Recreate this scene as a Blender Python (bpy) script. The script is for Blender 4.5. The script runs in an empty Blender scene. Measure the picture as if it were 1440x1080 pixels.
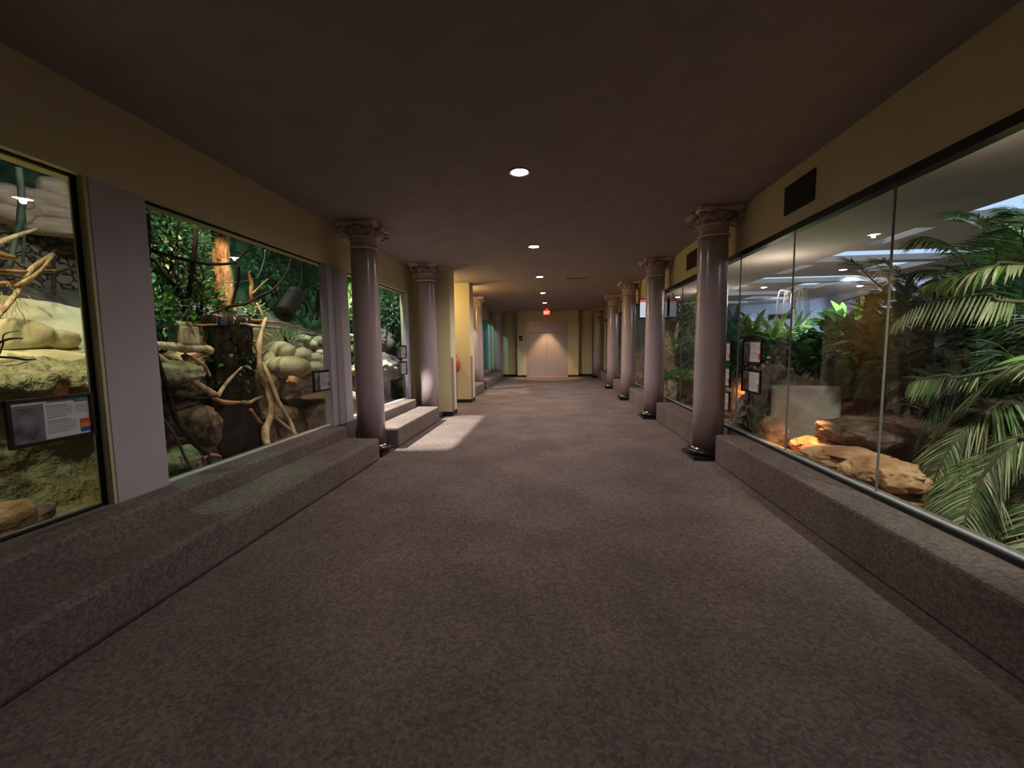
import bpy, math, random
from mathutils import Vector, Matrix, noise
R_ = random.Random(7)
PI = math.pi
scene = bpy.context.scene
col = scene.collection

# ------------------------------------------------------------------ camera
RM = ((0.9952352501511675, -0.004164928048674474, -0.0974138092412588),
      (0.09665700539691814, -0.08916685757199153, 0.9913156383405016),
      (-0.012814841561374472, -0.9960079943881402, -0.088339430327976))
FPX = 593.41
CAM = Vector((0, 0, 1.55))
cd = bpy.data.cameras.new('camera'); cam = bpy.data.objects.new('camera', cd); col.objects.link(cam)
M = Matrix(((RM[0][0], -RM[0][1], -RM[0][2], 0), (RM[1][0], -RM[1][1], -RM[1][2], 0),
            (RM[2][0], -RM[2][1], -RM[2][2], CAM.z), (0, 0, 0, 1)))
cam.matrix_world = M
cd.sensor_width = 36; cd.lens = FPX / 1440 * 36; cd.clip_start = .05; cd.clip_end = 200
scene.camera = cam

def at(px, py, X=None, Y=None, Z=None):
    c = (px - 720, py - 540, FPX)
    r = Vector([sum(RM[i][j] * c[j] for j in range(3)) for i in range(3)])
    if X is not None: t = (X - CAM.x) / r.x
    elif Y is not None: t = (Y - CAM.y) / r.y
    else: t = (Z - CAM.z) / r.z
    return CAM + r * t

# ------------------------------------------------------------------ mesh builder
class MB:
    def __init__(s): s.v = []; s.f = []; s.m = []; s.sm = []
    def add(s, vs, fs, mi=0, smooth=False):
        o = len(s.v); s.v += [tuple(v) for v in vs]
        for f in fs: s.f.append(tuple(i + o for i in f)); s.m.append(mi); s.sm.append(smooth)
    def box(s, x0, x1, y0, y1, z0, z1, mi=0):
        v = [(x, y, z) for z in (z0, z1) for y in (y0, y1) for x in (x0, x1)]
        s.add(v, [(0, 2, 3, 1), (4, 5, 7, 6), (0, 1, 5, 4), (2, 6, 7, 3), (0, 4, 6, 2), (1, 3, 7, 5)], mi)
    def obox(s, c, ax, ay, az, mi=0):
        c, ax, ay, az = map(Vector, (c, ax, ay, az))
        v = [c + ax * a + ay * b + az * d for d in (-1, 1) for b in (-1, 1) for a in (-1, 1)]
        s.add(v, [(0, 2, 3, 1), (4, 5, 7, 6), (0, 1, 5, 4), (2, 6, 7, 3), (0, 4, 6, 2), (1, 3, 7, 5)], mi)
    def lathe(s, prof, c=(0, 0, 0), n=32, mi=0, smooth=True, caps=True):
        vs = []
        for r, z in prof:
            for k in range(n):
                a = 2 * PI * k / n; vs.append((c[0] + r * math.cos(a), c[1] + r * math.sin(a), c[2] + z))
        fs = [(i * n + k, i * n + (k + 1) % n, (i + 1) * n + (k + 1) % n, (i + 1) * n + k) for i in range(len(prof) - 1) for k in range(n)]
        if caps: fs += [tuple(range(n - 1, -1, -1)), tuple((len(prof) - 1) * n + k for k in range(n))]
        s.add(vs, fs, mi, smooth)
    def tube(s, pts, rads, n=8, mi=0, wob=0.0):
        pts = [Vector(p) for p in pts]
        # resample with Catmull-Rom
        P = []; Rr = []
        for i in range(len(pts) - 1):
            p0 = pts[max(i - 1, 0)]; p1 = pts[i]; p2 = pts[i + 1]; p3 = pts[min(i + 2, len(pts) - 1)]
            k = 5
            for j in range(k):
                t = j / k
                P.append(.5 * ((2 * p1) + (p2 - p0) * t + (2 * p0 - 5 * p1 + 4 * p2 - p3) * t * t + (3 * p1 - p0 - 3 * p2 + p3) * t ** 3))
                Rr.append(rads[i] * (1 - t) + rads[i + 1] * t)
        P.append(pts[-1]); Rr.append(rads[-1])
        vs = []; up = Vector((0.13, .21, .97))
        for i, p in enumerate(P):
            d = (P[min(i + 1, len(P) - 1)] - P[max(i - 1, 0)]).normalized()
            a = d.cross(up)
            if a.length < .05: a = d.cross(Vector((1, 0, 0)))
            a.normalize(); b = d.cross(a)
            for k in range(n):
                an = 2 * PI * k / n
                r = Rr[i] * (1 + wob * noise.noise(p * 9 + Vector((k * 1.3, 0, 0))))
                vs.append(p + a * math.cos(an) * r + b * math.sin(an) * r)
        m = len(P)
        fs = [(i * n + k, i * n + (k + 1) % n, (i + 1) * n + (k + 1) % n, (i + 1) * n + k) for i in range(m - 1) for k in range(n)]
        fs += [tuple(range(n - 1, -1, -1)), tuple((m - 1) * n + k for k in range(n))]
        s.add(vs, fs, mi, True)
    def leaf(s, p, d, up, L, W, droop=.3, mi=0, seg=3):
        p = Vector(p); d = Vector(d).normalized(); side = d.cross(Vector(up))
        if side.length < .02: side = d.cross(Vector((1, .3, 0)))
        side.normalize(); nrm = side.cross(d)
        vs = []; q = p.copy(); dd = d.copy()
        for i in range(seg + 1):
            t = i / seg; w = W * math.sin(PI * min(max(t * .86 + .1, 0), 1)) * .5
            if i == seg: w = W * .02
            vs += [q - side * w + nrm * w * .35, q.copy(), q + side * w + nrm * w * .35]
            dd = (dd + Vector((0, 0, -droop / seg))).normalized(); q = q + dd * (L / seg)
        fs = []
        for i in range(seg):
            a = i * 3; fs += [(a, a + 1, a + 4, a + 3), (a + 1, a + 2, a + 5, a + 4)]
        s.add(vs, fs, mi, True)
    def build(s, name, mats, parent=None, bevel=0, subs=0):
        me = bpy.data.meshes.new(name); me.from_pydata(s.v, [], s.f)
        if not isinstance(mats, (list, tuple)): mats = [mats]
        for m in mats: me.materials.append(m)
        me.polygons.foreach_set('material_index', s.m); me.polygons.foreach_set('use_smooth', s.sm)
        me.update()
        o = bpy.data.objects.new(name, me); col.objects.link(o)
        if parent is not None:
            o.parent = parent
            o.matrix_parent_inverse = Matrix.Translation(parent.location).inverted() if parent.rotation_euler.z == 0 else Matrix.Identity(4)
        if bevel:
            b = o.modifiers.new('bevel', 'BEVEL'); b.width = bevel; b.segments = 2; b.limit_method = 'ANGLE'
        return o

def tag(o, label=None, cat=None, group=None, kind=None):
    if label: o['label'] = label
    if cat: o['category'] = cat
    if group: o['group'] = group
    if kind: o['kind'] = kind
    return o
def empty(name, loc=(0, 0, 0)):
    o = bpy.data.objects.new(name, None); col.objects.link(o); o.location = loc; o.empty_display_size = .1
    return o
def box_obj(name, b, mat, parent=None, bevel=0):
    m = MB(); m.box(*b); return m.build(name, mat, parent, bevel)
def copy_tree(o, delta):
    c = o.copy(); col.objects.link(c); c.location = o.location + Vector(delta)
    for ch in o.children:
        d = ch.copy(); col.objects.link(d); d.parent = c; d.matrix_parent_inverse = ch.matrix_parent_inverse.copy()
        for g in ch.children:
            e = g.copy(); col.objects.link(e); e.parent = d; e.matrix_parent_inverse = g.matrix_parent_inverse.copy()
    return c

# ------------------------------------------------------------------ materials
def new_mat(name):
    m = bpy.data.materials.new(name); m.use_nodes = True; nt = m.node_tree
    return m, nt, nt.nodes['Principled BSDF']
def pmat(name, c1, c2=None, rough=.8, scale=20, bump=0, bscale=None, detail=4, spec=.3, metal=0, thr=(.35, .65), kind='noise', stretch=None, coat=0, trans=0):
    m, nt, b = new_mat(name); N = nt.nodes; Lk = nt.links
    b.inputs['Roughness'].default_value = rough; b.inputs['Metallic'].default_value = metal
    b.inputs['Specular IOR Level'].default_value = spec
    if coat: b.inputs['Coat Weight'].default_value = coat; b.inputs['Coat Roughness'].default_value = .12
    b.inputs['Base Color'].default_value = (*c1, 1)
    tc = N.new('ShaderNodeTexCoord'); mp = N.new('ShaderNodeMapping'); Lk.new(tc.outputs['Object'], mp.inputs['Vector'])
    if stretch: mp.inputs['Scale'].default_value = stretch
    if c2:
        t = N.new('ShaderNodeTexNoise'); t.inputs['Scale'].default_value = scale; t.inputs['Detail'].default_value = detail
        Lk.new(mp.outputs[0], t.inputs['Vector'])
        cr = N.new('ShaderNodeValToRGB'); cr.color_ramp.elements[0].color = (*c1, 1); cr.color_ramp.elements[1].color = (*c2, 1)
        cr.color_ramp.elements[0].position = thr[0]; cr.color_ramp.elements[1].position = thr[1]
        Lk.new(t.outputs['Fac'], cr.inputs[0]); Lk.new(cr.outputs[0], b.inputs['Base Color'])
    if bump:
        t2 = N.new('ShaderNodeTexNoise'); t2.inputs['Scale'].default_value = bscale or scale; t2.inputs['Detail'].default_value = 5
        Lk.new(mp.outputs[0], t2.inputs['Vector'])
        bp = N.new('ShaderNodeBump'); bp.inputs['Strength'].default_value = 1; bp.inputs['Distance'].default_value = bump
        Lk.new(t2.outputs['Fac'], bp.inputs['Height']); Lk.new(bp.outputs[0], b.inputs['Normal'])
    return m
def leafmat(name, c1, c2, rough=.45, scale=6):
    m = pmat(name, c1, c2, rough=rough, scale=scale, spec=.5)
    nt = m.node_tree; b = nt.nodes['Principled BSDF']
    tr = nt.nodes.new('ShaderNodeBsdfTranslucent'); mx = nt.nodes.new('ShaderNodeMixShader'); mx.inputs[0].default_value = .3
    src = b.inputs['Base Color'].links[0].from_socket
    nt.links.new(src, tr.inputs[0]); nt.links.new(b.outputs[0], mx.inputs[1]); nt.links.new(tr.outputs[0], mx.inputs[2])
    nt.links.new(mx.outputs[0], nt.nodes['Material Output'].inputs['Surface'])
    return m
def emat(name, c, s):
    m = bpy.data.materials.new(name); m.use_nodes = True; nt = m.node_tree; nt.nodes.clear()
    e = nt.nodes.new('ShaderNodeEmission'); e.inputs[0].default_value = (*c, 1); e.inputs[1].default_value = s
    o = nt.nodes.new('ShaderNodeOutputMaterial'); nt.links.new(e.outputs[0], o.inputs[0]); return m
def stonemat(name, ca, cb, cg, scale, bump=.02, rough=.8, wob=.3, stretch=None):
    # cobbled stonework: voronoi cells with dark joints
    m, nt, b = new_mat(name); N = nt.nodes; Lk = nt.links
    tc = N.new('ShaderNodeTexCoord'); mp = N.new('ShaderNodeMapping'); Lk.new(tc.outputs['Object'], mp.inputs[0])
    if stretch: mp.inputs['Scale'].default_value = stretch
    ns = N.new('ShaderNodeTexNoise'); ns.inputs['Scale'].default_value = scale * .7; Lk.new(mp.outputs[0], ns.inputs['Vector'])
    va = N.new('ShaderNodeVectorMath'); va.operation = 'MULTIPLY_ADD'; va.inputs[1].default_value = (wob,) * 3
    Lk.new(ns.outputs['Color'], va.inputs[0]); Lk.new(mp.outputs[0], va.inputs[2])
    vo = N.new('ShaderNodeTexVoronoi'); vo.feature = 'DISTANCE_TO_EDGE'; vo.inputs['Scale'].default_value = scale; Lk.new(va.outputs[0], vo.inputs['Vector'])
    vc = N.new('ShaderNodeTexVoronoi'); vc.inputs['Scale'].default_value = scale; Lk.new(va.outputs[0], vc.inputs['Vector'])
    mr = N.new('ShaderNodeMapRange'); mr.inputs['From Max'].default_value = .12; Lk.new(vo.outputs['Distance'], mr.inputs['Value'])
    c = N.new('ShaderNodeMix'); c.data_type = 'RGBA'; c.inputs[6].default_value = (*ca, 1); c.inputs[7].default_value = (*cb, 1)
    sp = N.new('ShaderNodeSeparateColor'); Lk.new(vc.outputs['Color'], sp.inputs[0]); Lk.new(sp.outputs[0], c.inputs[0])
    c2 = N.new('ShaderNodeMix'); c2.data_type = 'RGBA'; c2.inputs[6].default_value = (*cg, 1); Lk.new(mr.outputs[0], c2.inputs[0]); Lk.new(c.outputs[2], c2.inputs[7])
    Lk.new(c2.outputs[2], b.inputs['Base Color']); b.inputs['Roughness'].default_value = rough
    bp = N.new('ShaderNodeBump'); bp.inputs['Distance'].default_value = bump; Lk.new(mr.outputs[0], bp.inputs['Height']); Lk.new(bp.outputs[0], b.inputs['Normal'])
    return m

def carpet_material():
    m, nt, b = new_mat('carpet'); N = nt.nodes; Lk = nt.links
    tc = N.new('ShaderNodeTexCoord')
    v = N.new('ShaderNodeTexVoronoi'); v.inputs['Scale'].default_value = 60; Lk.new(tc.outputs['Object'], v.inputs['Vector'])
    n1 = N.new('ShaderNodeTexNoise'); n1.inputs['Scale'].default_value = 1.3; n1.inputs['Detail'].default_value = 3; Lk.new(tc.outputs['Object'], n1.inputs['Vector'])
    n2 = N.new('ShaderNodeTexNoise'); n2.inputs['Scale'].default_value = 90; n2.inputs['Detail'].default_value = 2; Lk.new(tc.outputs['Object'], n2.inputs['Vector'])
    sp = N.new('ShaderNodeSeparateColor'); Lk.new(v.outputs['Color'], sp.inputs[0])
    ad = N.new('ShaderNodeMath'); ad.operation = 'MULTIPLY_ADD'; ad.inputs[1].default_value = .55; Lk.new(sp.outputs[0], ad.inputs[0])
    m2 = N.new('ShaderNodeMath'); m2.operation = 'MULTIPLY'; m2.inputs[1].default_value = .45; Lk.new(n2.outputs['Fac'], m2.inputs[0]); Lk.new(m2.outputs[0], ad.inputs[2])
    cr = N.new('ShaderNodeValToRGB'); cr.color_ramp.elements[0].color = (.085, .068, .063, 1); cr.color_ramp.elements[1].color = (.27, .208, .188, 1)
    Lk.new(ad.outputs[0], cr.inputs[0])
    mx = N.new('ShaderNodeMix'); mx.data_type = 'RGBA'; mx.blend_type = 'MULTIPLY'; mx.inputs[0].default_value = 1
    c3 = N.new('ShaderNodeValToRGB'); c3.color_ramp.elements[0].color = (.8, .8, .8, 1); c3.color_ramp.elements[1].color = (1.1, 1.1, 1.1, 1); c3.color_ramp.elements[0].position = .35; c3.color_ramp.elements[1].position = .65
    Lk.new(n1.outputs['Fac'], c3.inputs[0]); Lk.new(cr.outputs[0], mx.inputs[6]); Lk.new(c3.outputs[0], mx.inputs[7]); Lk.new(mx.outputs[2], b.inputs['Base Color'])
    b.inputs['Roughness'].default_value = .95; b.inputs['Specular IOR Level'].default_value = .1
    bp = N.new('ShaderNodeBump'); bp.inputs['Distance'].default_value = .004; Lk.new(ad.outputs[0], bp.inputs['Height']); Lk.new(bp.outputs[0], b.inputs['Normal'])
    return m
def glass_material():
    m = bpy.data.materials.new('window_glass'); m.use_nodes = True; nt = m.node_tree; nt.nodes.clear(); N = nt.nodes
    t = N.new('ShaderNodeBsdfTransparent'); t.inputs[0].default_value = (.965, .98, .97, 1)
    g = N.new('ShaderNodeBsdfGlossy'); g.inputs['Roughness'].default_value = .0
    fr = N.new('ShaderNodeFresnel'); fr.inputs[0].default_value = 1.42
    mx = N.new('ShaderNodeMixShader'); o = N.new('ShaderNodeOutputMaterial')
    ge = N.new('ShaderNodeNewGeometry'); mu = N.new('ShaderNodeMath'); mu.operation = 'SUBTRACT'; mu.inputs[0].default_value = 1; nt.links.new(ge.outputs['Backfacing'], mu.inputs[1])
    m3 = N.new('ShaderNodeMath'); m3.operation = 'MULTIPLY'; nt.links.new(fr.outputs[0], m3.inputs[0]); nt.links.new(mu.outputs[0], m3.inputs[1]); nt.links.new(m3.outputs[0], mx.inputs[0])
    nt.links.new(t.outputs[0], mx.inputs[1]); nt.links.new(g.outputs[0], mx.inputs[2]); nt.links.new(mx.outputs[0], o.inputs[0])
    return m

carpet = carpet_material()
glass = glass_material()
ceil_m = pmat('ceiling_paint', (.29, .25, .25), (.325, .285, .28), rough=.9, scale=3, bump=.002, bscale=150)
cream = pmat('cream_wall_paint', (.60, .54, .33), (.64, .575, .36), rough=.8, scale=2, bump=.001, bscale=200)
mauve_w = pmat('mauve_wall_paint', (.42, .38, .40), (.45, .41, .43), rough=.75, scale=3, bump=.001, bscale=120)
mauve = pmat('mauve_column_lacquer', (.36, .29, .31), (.39, .315, .335), rough=.28, scale=2, spec=.5, coat=.35)
guard_m = pmat('mauve_corner_guard', (.25, .19, .2), rough=.5)
trimtan = pmat('tan_window_trim', (.50, .46, .30), rough=.6)
trimlav = pmat('lavender_window_trim', (.52, .50, .56), rough=.5)
stonecap = pmat('carved_plaster', (.42, .34, .31), (.60, .50, .46), rough=.6, scale=30, bump=.004, bscale=60)
stonelt = pmat('pale_plaster_edge', (.62, .50, .46), (.66, .55, .50), rough=.55, scale=12)
black = pmat('black_lacquer', (.012, .012, .013), rough=.2, spec=.6)
blackm = pmat('black_metal', (.008, .008, .008), rough=.75, spec=.15)
rubber = pmat('black_vinyl_base', (.02, .018, .018), rough=.5)
elev = pmat('brushed_elevator_steel', (.44, .385, .41), (.49, .43, .45), rough=.34, scale=4, metal=.25, stretch=(60, 60, 1), bump=.0005, bscale=20)
dark = pmat('dark_recess', (.03, .025, .025), rough=.9)
exwall = pmat('grey_plaster_exhibit_wall', (.27, .27, .29), (.36, .36, .38), rough=.9, scale=1.2, bump=.004, bscale=10)
exceil = pmat('exhibit_ceiling_paint', (.54, .46, .39), (.58, .50, .43), rough=.9, scale=2)
sand = pmat('orange_sand_rock', (.34, .17, .08), (.62, .37, .20), rough=.9, thr=(.4, .6), scale=3, bump=.07, bscale=7)
rockg = pmat('grey_rock', (.16, .15, .13), (.34, .31, .26), rough=.85, scale=4, bump=.07, bscale=9)
rockb = pmat('brown_rock', (.09, .06, .04), (.26, .18, .12), rough=.7, scale=4, bump=.07, bscale=8)
rockp = pmat('pale_sandstone', (.50, .42, .24), (.72, .64, .42), rough=.9, scale=2.2, bump=.012, bscale=12)
rockm = pmat('mossy_rough_rock', (.20, .17, .08), (.46, .40, .24), rough=.75, scale=5, bump=.09, bscale=14)
rocko = pmat('ochre_crack_rock', (.16, .11, .04), (.33, .31, .17), rough=.7, scale=3.2, bump=.07, bscale=12)
boulderm = pmat('olive_grey_boulder', (.34, .33, .20), (.52, .50, .34), rough=.8, scale=6, bump=.008, bscale=25)
pinkrock = pmat('pinkish_layered_stone', (.42, .32, .26), (.60, .48, .40), rough=.85, scale=5, bump=.02, bscale=8, stretch=(1, 1, 3))
mural = stonemat('stacked_stone_mural', (.24, .21, .17), (.42, .36, .28), (.06, .055, .05), 6, .03, stretch=(1, 1, 1.8))
bark_l = pmat('pale_driftwood', (.30, .19, .10), (.74, .58, .38), rough=.75, scale=11, bump=.02, bscale=30, stretch=(1, 1, .3))
bark_t = pmat('tan_ridged_bark', (.20, .10, .04), (.62, .42, .22), rough=.8, scale=16, bump=.05, bscale=26, stretch=(1, 1, .25))
bark_d = pmat('dark_bark', (.012, .009, .007), (.04, .026, .018), spec=.15, rough=.9, scale=12, bump=.01, bscale=30)
bark_o = pmat('orange_brown_wood', (.30, .14, .06), (.55, .30, .15), rough=.7, scale=8, bump=.006, bscale=30)
vine_m = pmat('green_grey_vine', (.03, .045, .035), (.08, .10, .07), rough=.6, scale=10)
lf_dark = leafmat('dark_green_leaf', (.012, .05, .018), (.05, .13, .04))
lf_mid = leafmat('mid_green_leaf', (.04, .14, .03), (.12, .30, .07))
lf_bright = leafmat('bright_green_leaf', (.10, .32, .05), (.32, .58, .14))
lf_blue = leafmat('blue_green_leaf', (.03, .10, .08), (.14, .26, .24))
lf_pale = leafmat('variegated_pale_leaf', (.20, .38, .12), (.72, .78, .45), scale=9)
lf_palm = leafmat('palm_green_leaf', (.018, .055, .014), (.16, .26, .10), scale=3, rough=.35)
lf_palmY = leafmat('pale_lit_palm_leaf', (.30, .36, .16), (.66, .68, .40), scale=5, rough=.35)  # pale tone puts the brightness of lit fronds into the leaf colour
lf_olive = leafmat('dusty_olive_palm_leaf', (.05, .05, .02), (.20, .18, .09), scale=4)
lf_vivid = leafmat('vivid_palm_leaf', (.04, .15, .015), (.17, .36, .06), scale=4)
greenmural = pmat('painted_forest_mural', (.015, .05, .03), (.14, .26, .14), rough=.8, scale=2.6, detail=9, thr=(.38, .66), bump=.01, bscale=5)
tealmural = pmat('painted_teal_mural', (.02, .10, .10), (.10, .28, .26), rough=.7, scale=1.6, detail=8)
white_p = pmat('white_paper', (.62, .60, .62), rough=.6)
photo_d = pmat('dark_photo_print', (.04, .04, .05), (.22, .22, .24), rough=.4, scale=9)
photo_b = pmat('brown_photo_print', (.08, .05, .04), (.30, .16, .10), rough=.4, scale=9)
grey_p = pmat('grey_header_print', (.20, .20, .20), rough=.5)
teal_p = pmat('teal_print', (.05, .22, .26), rough=.5)
red_p = pmat('red_print', (.55, .06, .04), rough=.5)
org_p = pmat('orange_print', (.60, .25, .05), rough=.5)
blue_p = pmat('blue_print', (.03, .07, .25), rough=.5)
ink = pmat('ink_grey', (.25, .24, .26), rough=.6)
lamp_e = emat('lamp_glow', (1, .93, .87), 26)
exit_e = emat('exit_red_glow', (1, .05, .025), 1.2)
exit_w = emat('exit_letter_glow', (1, .62, .5), 1.6)
screen_e = emat('lit_sign_face', (.62, .72, .85), .6)
screen_r = emat('lit_sign_red_band', (1, .1, .12), .5)
red_pl = pmat('orange_brown_plastic', (.45, .11, .04), rough=.35, spec=.5)

H = 3.3            # corridor ceiling
GR = 2.45          # right glass plane
GL = -3.17         # left glass plane
YF = 21.3          # far wall

def st(name, b, mat, label=None, bevel=0):
    o = box_obj(name, b, mat, None, bevel); tag(o, label, kind='structure'); return o

# ------------------------------------------------------------------ shell
st('floor', (-3.3, 2.6, -3, YF + .6, -.1, 0), carpet, 'brown flecked carpet floor of the corridor')
st('ceiling', (-3.15, 2.42, -3, YF + .6, H, H + .12), ceil_m, 'dark brown corridor ceiling with a row of downlights')
st('wall_back', (-6.9, 11.2, -3.15, -3, -.1, 4.6), cream, 'cream wall behind the viewer')
# right beam above the glass
st('wall_right', (2.42, 2.50, -3, YF + .6, 2.72, H + .12), cream, 'olive cream beam above the long right window')
# left beam
st('wall_left', (-3.32, -3.1, -3, 9.28, 2.72, 4.2), cream, 'olive cream beam above the left windows')
st('wall_left', (-3.32, -3.1, 13.15, 18.0, 2.78, 4.2), cream, 'cream beam on the left beyond the alcove')
st('wall_left', (-3.24, -3.08, 17.4, 18.0, .42, 2.78), mauve_w, 'flat lavender pillar before the far left window')
st('wall_left', (-3.32, -3.1, 18.0, YF + .6, 2.78, 4.2), cream, 'cream beam above the far left window')
# left wall piece at end of window 3 and the pier of the alcove
st('wall_left', (-3.32, -3.1, 9.05, 9.28, .0, 2.72), cream, 'narrow cream wall strip behind the second left column')
pier1 = MB(); pier1.box(-3.12, -2.28, 9.28, 9.76, .1, H); st1 = pier1.build('wall_left', cream); tag(st1, 'projecting cream pier before the lit alcove', kind='structure')
st('baseboard_left', (-2.9, -2.27, 9.27, 9.77, 0, .1), rubber, 'black vinyl base of the first cream pier')
st('trim_1', (-2.285, -2.268, 9.30, 9.50, .1, 1.32), guard_m, 'mauve corner guard on the first cream pier')
st('wall_left', (-2.76, -2.28, 11.55, 12.1, .1, H), cream, 'second cream pier beyond the lit alcove')
st('baseboard_left', (-2.77, -2.27, 11.54, 12.11, 0, .1), rubber, 'black vinyl base of the second cream pier')
st('trim_2', (-2.285, -2.268, 11.56, 11.80, .1, 1.3), guard_m, 'mauve corner guard at the right edge of the second pier')
st('trim_3', (-2.765, -2.67, 11.536, 11.552, .1, 1.36), guard_m, 'mauve corner guard at the left edge of the second pier')
st('wall_left', (-3.75, -3.6, 9.6, 13.2, 0, H), cream, 'cream back wall of the lit alcove')
st('wall_left', (-3.75, -3.05, 13.0, 13.15, 0, H), cream, 'cream far side wall of the alcove')
st('ceiling', (-3.75, -3.1, 9.5, 13.2, H, H + .12), ceil_m, 'alcove ceiling')
st('floor', (-3.75, -3.2, 9.5, 13.2, -.1, .002), carpet, 'carpet floor of the alcove')
# far wall with elevator portal
st('wall_far', (-3.2, 2.6, YF + .45, YF + .6, 0, H), cream, 'olive cream end wall beside the elevator portal')
for x0, x1, lab in ((-3.1, -1.83, 'left'), (1.27, 2.5, 'right')):
    st('baseboard_far', (x0, x1, YF + .42, YF + .46, 0, .12), rubber, 'black base along the %s recess of the end wall' % lab)
po = MB()
po.box(-1.80, -1.36, YF, YF + .45, .1, H); po.box(.74, 1.26, YF, YF + .45, .1, H); po.box(-1.36, .74, YF, YF + .45, 2.8, H)
tag(po.build('wall_far', cream), 'cream portal wall around the elevator', kind='structure')
for x0, x1, lab in ((-1.78, -1.36, 'left'), (.74, 1.24, 'right')):
    st('baseboard_far', (x0, x1, YF - .01, YF + .4, 0, .1), rubber, 'black base of the elevator portal, %s of the doors' % lab)
st('trim_4', (-1.815, -1.80, YF + .01, YF + .12, .1, 1.3), guard_m, 'mauve guard on the left corner of the elevator portal')
st('trim_5', (1.26, 1.275, YF + .01, YF + .12, .1, 1.3), guard_m, 'mauve guard on the right corner of the elevator portal')
# recessed vertical panels beside portal
st('wall_far', (-2.45, -2.05, YF + .3, YF + .45, .12, H), cream, 'shallow cream panel left of the elevator portal')
st('wall_far', (1.55, 1.95, YF + .3, YF + .45, .12, H), cream, 'shallow cream panel right of the elevator portal')
el = empty('door_1', (-.31, YF + .1, 0)); tag(el, 'wide steel elevator doors with a steel transom at the corridor end', kind='structure')
box_obj('door_frame', (-1.36, -1.25, YF + .06, YF + .2, 0, 2.8), elev, el)
box_obj('door_frame', (.63, .74, YF + .06, YF + .2, 0, 2.8), elev, el)
box_obj('transom', (-1.25, .63, YF + .1, YF + .2, 2.24, 2.8), elev, el, .004)
box_obj('door_panel', (-1.25, -.318, YF + .13, YF + .18, .01, 2.225), elev, el, .004)
box_obj('door_panel', (-.308, .63, YF + .13, YF + .18, .01, 2.225), elev, el, .004)
box_obj('door_sill', (-1.3, .68, YF - .02, YF + .2, 0, .012), elev, el)
cp = empty('call_panel', (-1.62, YF, 1.9)); tag(cp, 'small black elevator call panel on the portal wall', 'button panel')
box_obj('back_plate', (-1.70, -1.54, YF - .02, YF, 1.84, 2.08), blackm, cp)
box_obj('button', (-1.65, -1.59, YF - .03, YF - .02, 1.93, 1.99), white_p, cp)

# exit sign
ex = empty('exit_sign', (-.3, 20.2, H)); tag(ex, 'lit red exit sign hanging from the ceiling before the elevator', 'sign')
box_obj('housing', (-.47, -.13, 20.2, 20.26, 3.0, 3.24), blackm, ex)
box_obj('lit_face', (-.455, -.145, 20.19, 20.2, 3.015, 3.225), exit_e, ex)
box_obj('canopy', (-.36, -.24, 20.2, 20.26, 3.24, H), exit_e, ex)
cu = bpy.data.curves.new('lettering', 'FONT'); cu.body = 'EXIT'; cu.size = .17; cu.extrude = .002; cu.align_x = 'CENTER'; cu.align_y = 'CENTER'
tmp = bpy.data.objects.new('tmp', cu); col.objects.link(tmp)
dg = bpy.context.evaluated_depsgraph_get(); me = bpy.data.meshes.new_from_object(tmp.evaluated_get(dg)); bpy.data.objects.remove(tmp)
tx = bpy.data.objects.new('lettering', me); me.materials.clear(); me.materials.append(exit_w); col.objects.link(tx)
tx.parent = ex; tx.location = (0, -.013, -.18); tx.rotation_euler = (PI / 2, 0, 0); tx.scale = (.75, 1.1, 1)

# ceiling slots
for (x, y, w, lab) in ((.62, 11.3, .55, 'right of the third downlight'), (-1.55, 19.4, .9, 'left of the exit sign')):
    s_ = empty('ceiling_vent', (x, y, H)); tag(s_, 'thin dark slot diffuser in the ceiling ' + lab, 'vent')
    box_obj('slot', (x - w / 2, x + w / 2, y - .03, y + .03, H - .006, H), dark, s_)
    box_obj('slot_frame', (x - w / 2 - .02, x + w / 2 + .02, y + .03, y + .045, H - .01, H), ceil_m, s_)

# downlights
dl_names = ['nearest and largest lit round downlight in the corridor ceiling', 'second lit downlight along the corridor ceiling', 'third lit downlight along the corridor ceiling, beside a slot vent', 'fourth lit downlight along the corridor ceiling', 'farthest lit downlight, just before the exit sign']
DL = [4.41, 7.62, 10.9, 14.15, 17.4]
def lamp(kind, name, loc, energy, color, size=.1, spot=1.9, blend=.8, rot=(0, 0, 0), parent=None):
    l = bpy.data.lights.new(name, kind); l.energy = energy; l.color = color
    if kind == 'SPOT': l.spot_size = spot; l.spot_blend = blend; l.shadow_soft_size = size
    elif kind == 'AREA': l.size = size
    else: l.shadow_soft_size = size
    o = bpy.data.objects.new(name, l); col.objects.link(o); o.location = loc; o.rotation_euler = rot
    return o
def aim(o, target):
    o.rotation_euler = (Vector(target) - o.location).to_track_quat('-Z', 'Y').to_euler(); return o
dl0 = None
for i, y in enumerate(DL):
    if dl0 is None:
        d = empty('downlight', (-.33, y, H))
        m = MB(); m.lathe([(.085, 0), (.115, 0), (.118, -.006), (.1, -.012), (.085, -.006)], (-.33, y, H), 32, caps=False); m.build('trim_ring', stonelt, d)
        m = MB(); m.lathe([(.086, -.001), (.06, -.010), (.001, -.014)], (-.33, y, H), 32, caps=True); m.build('lamp_lens', lamp_e, d)
        dl0 = d
    else: d = copy_tree(dl0, (0, y - DL[0], 0))
    tag(d, dl_names[i], 'ceiling light', 'lit downlights in the corridor ceiling')
    lamp('SPOT', 'downlight_beam', (-.33, y, H - .03), (88, 160, 180, 165, 140)[i], (1, .87, .81), .03, 2.9, .7)

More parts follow.
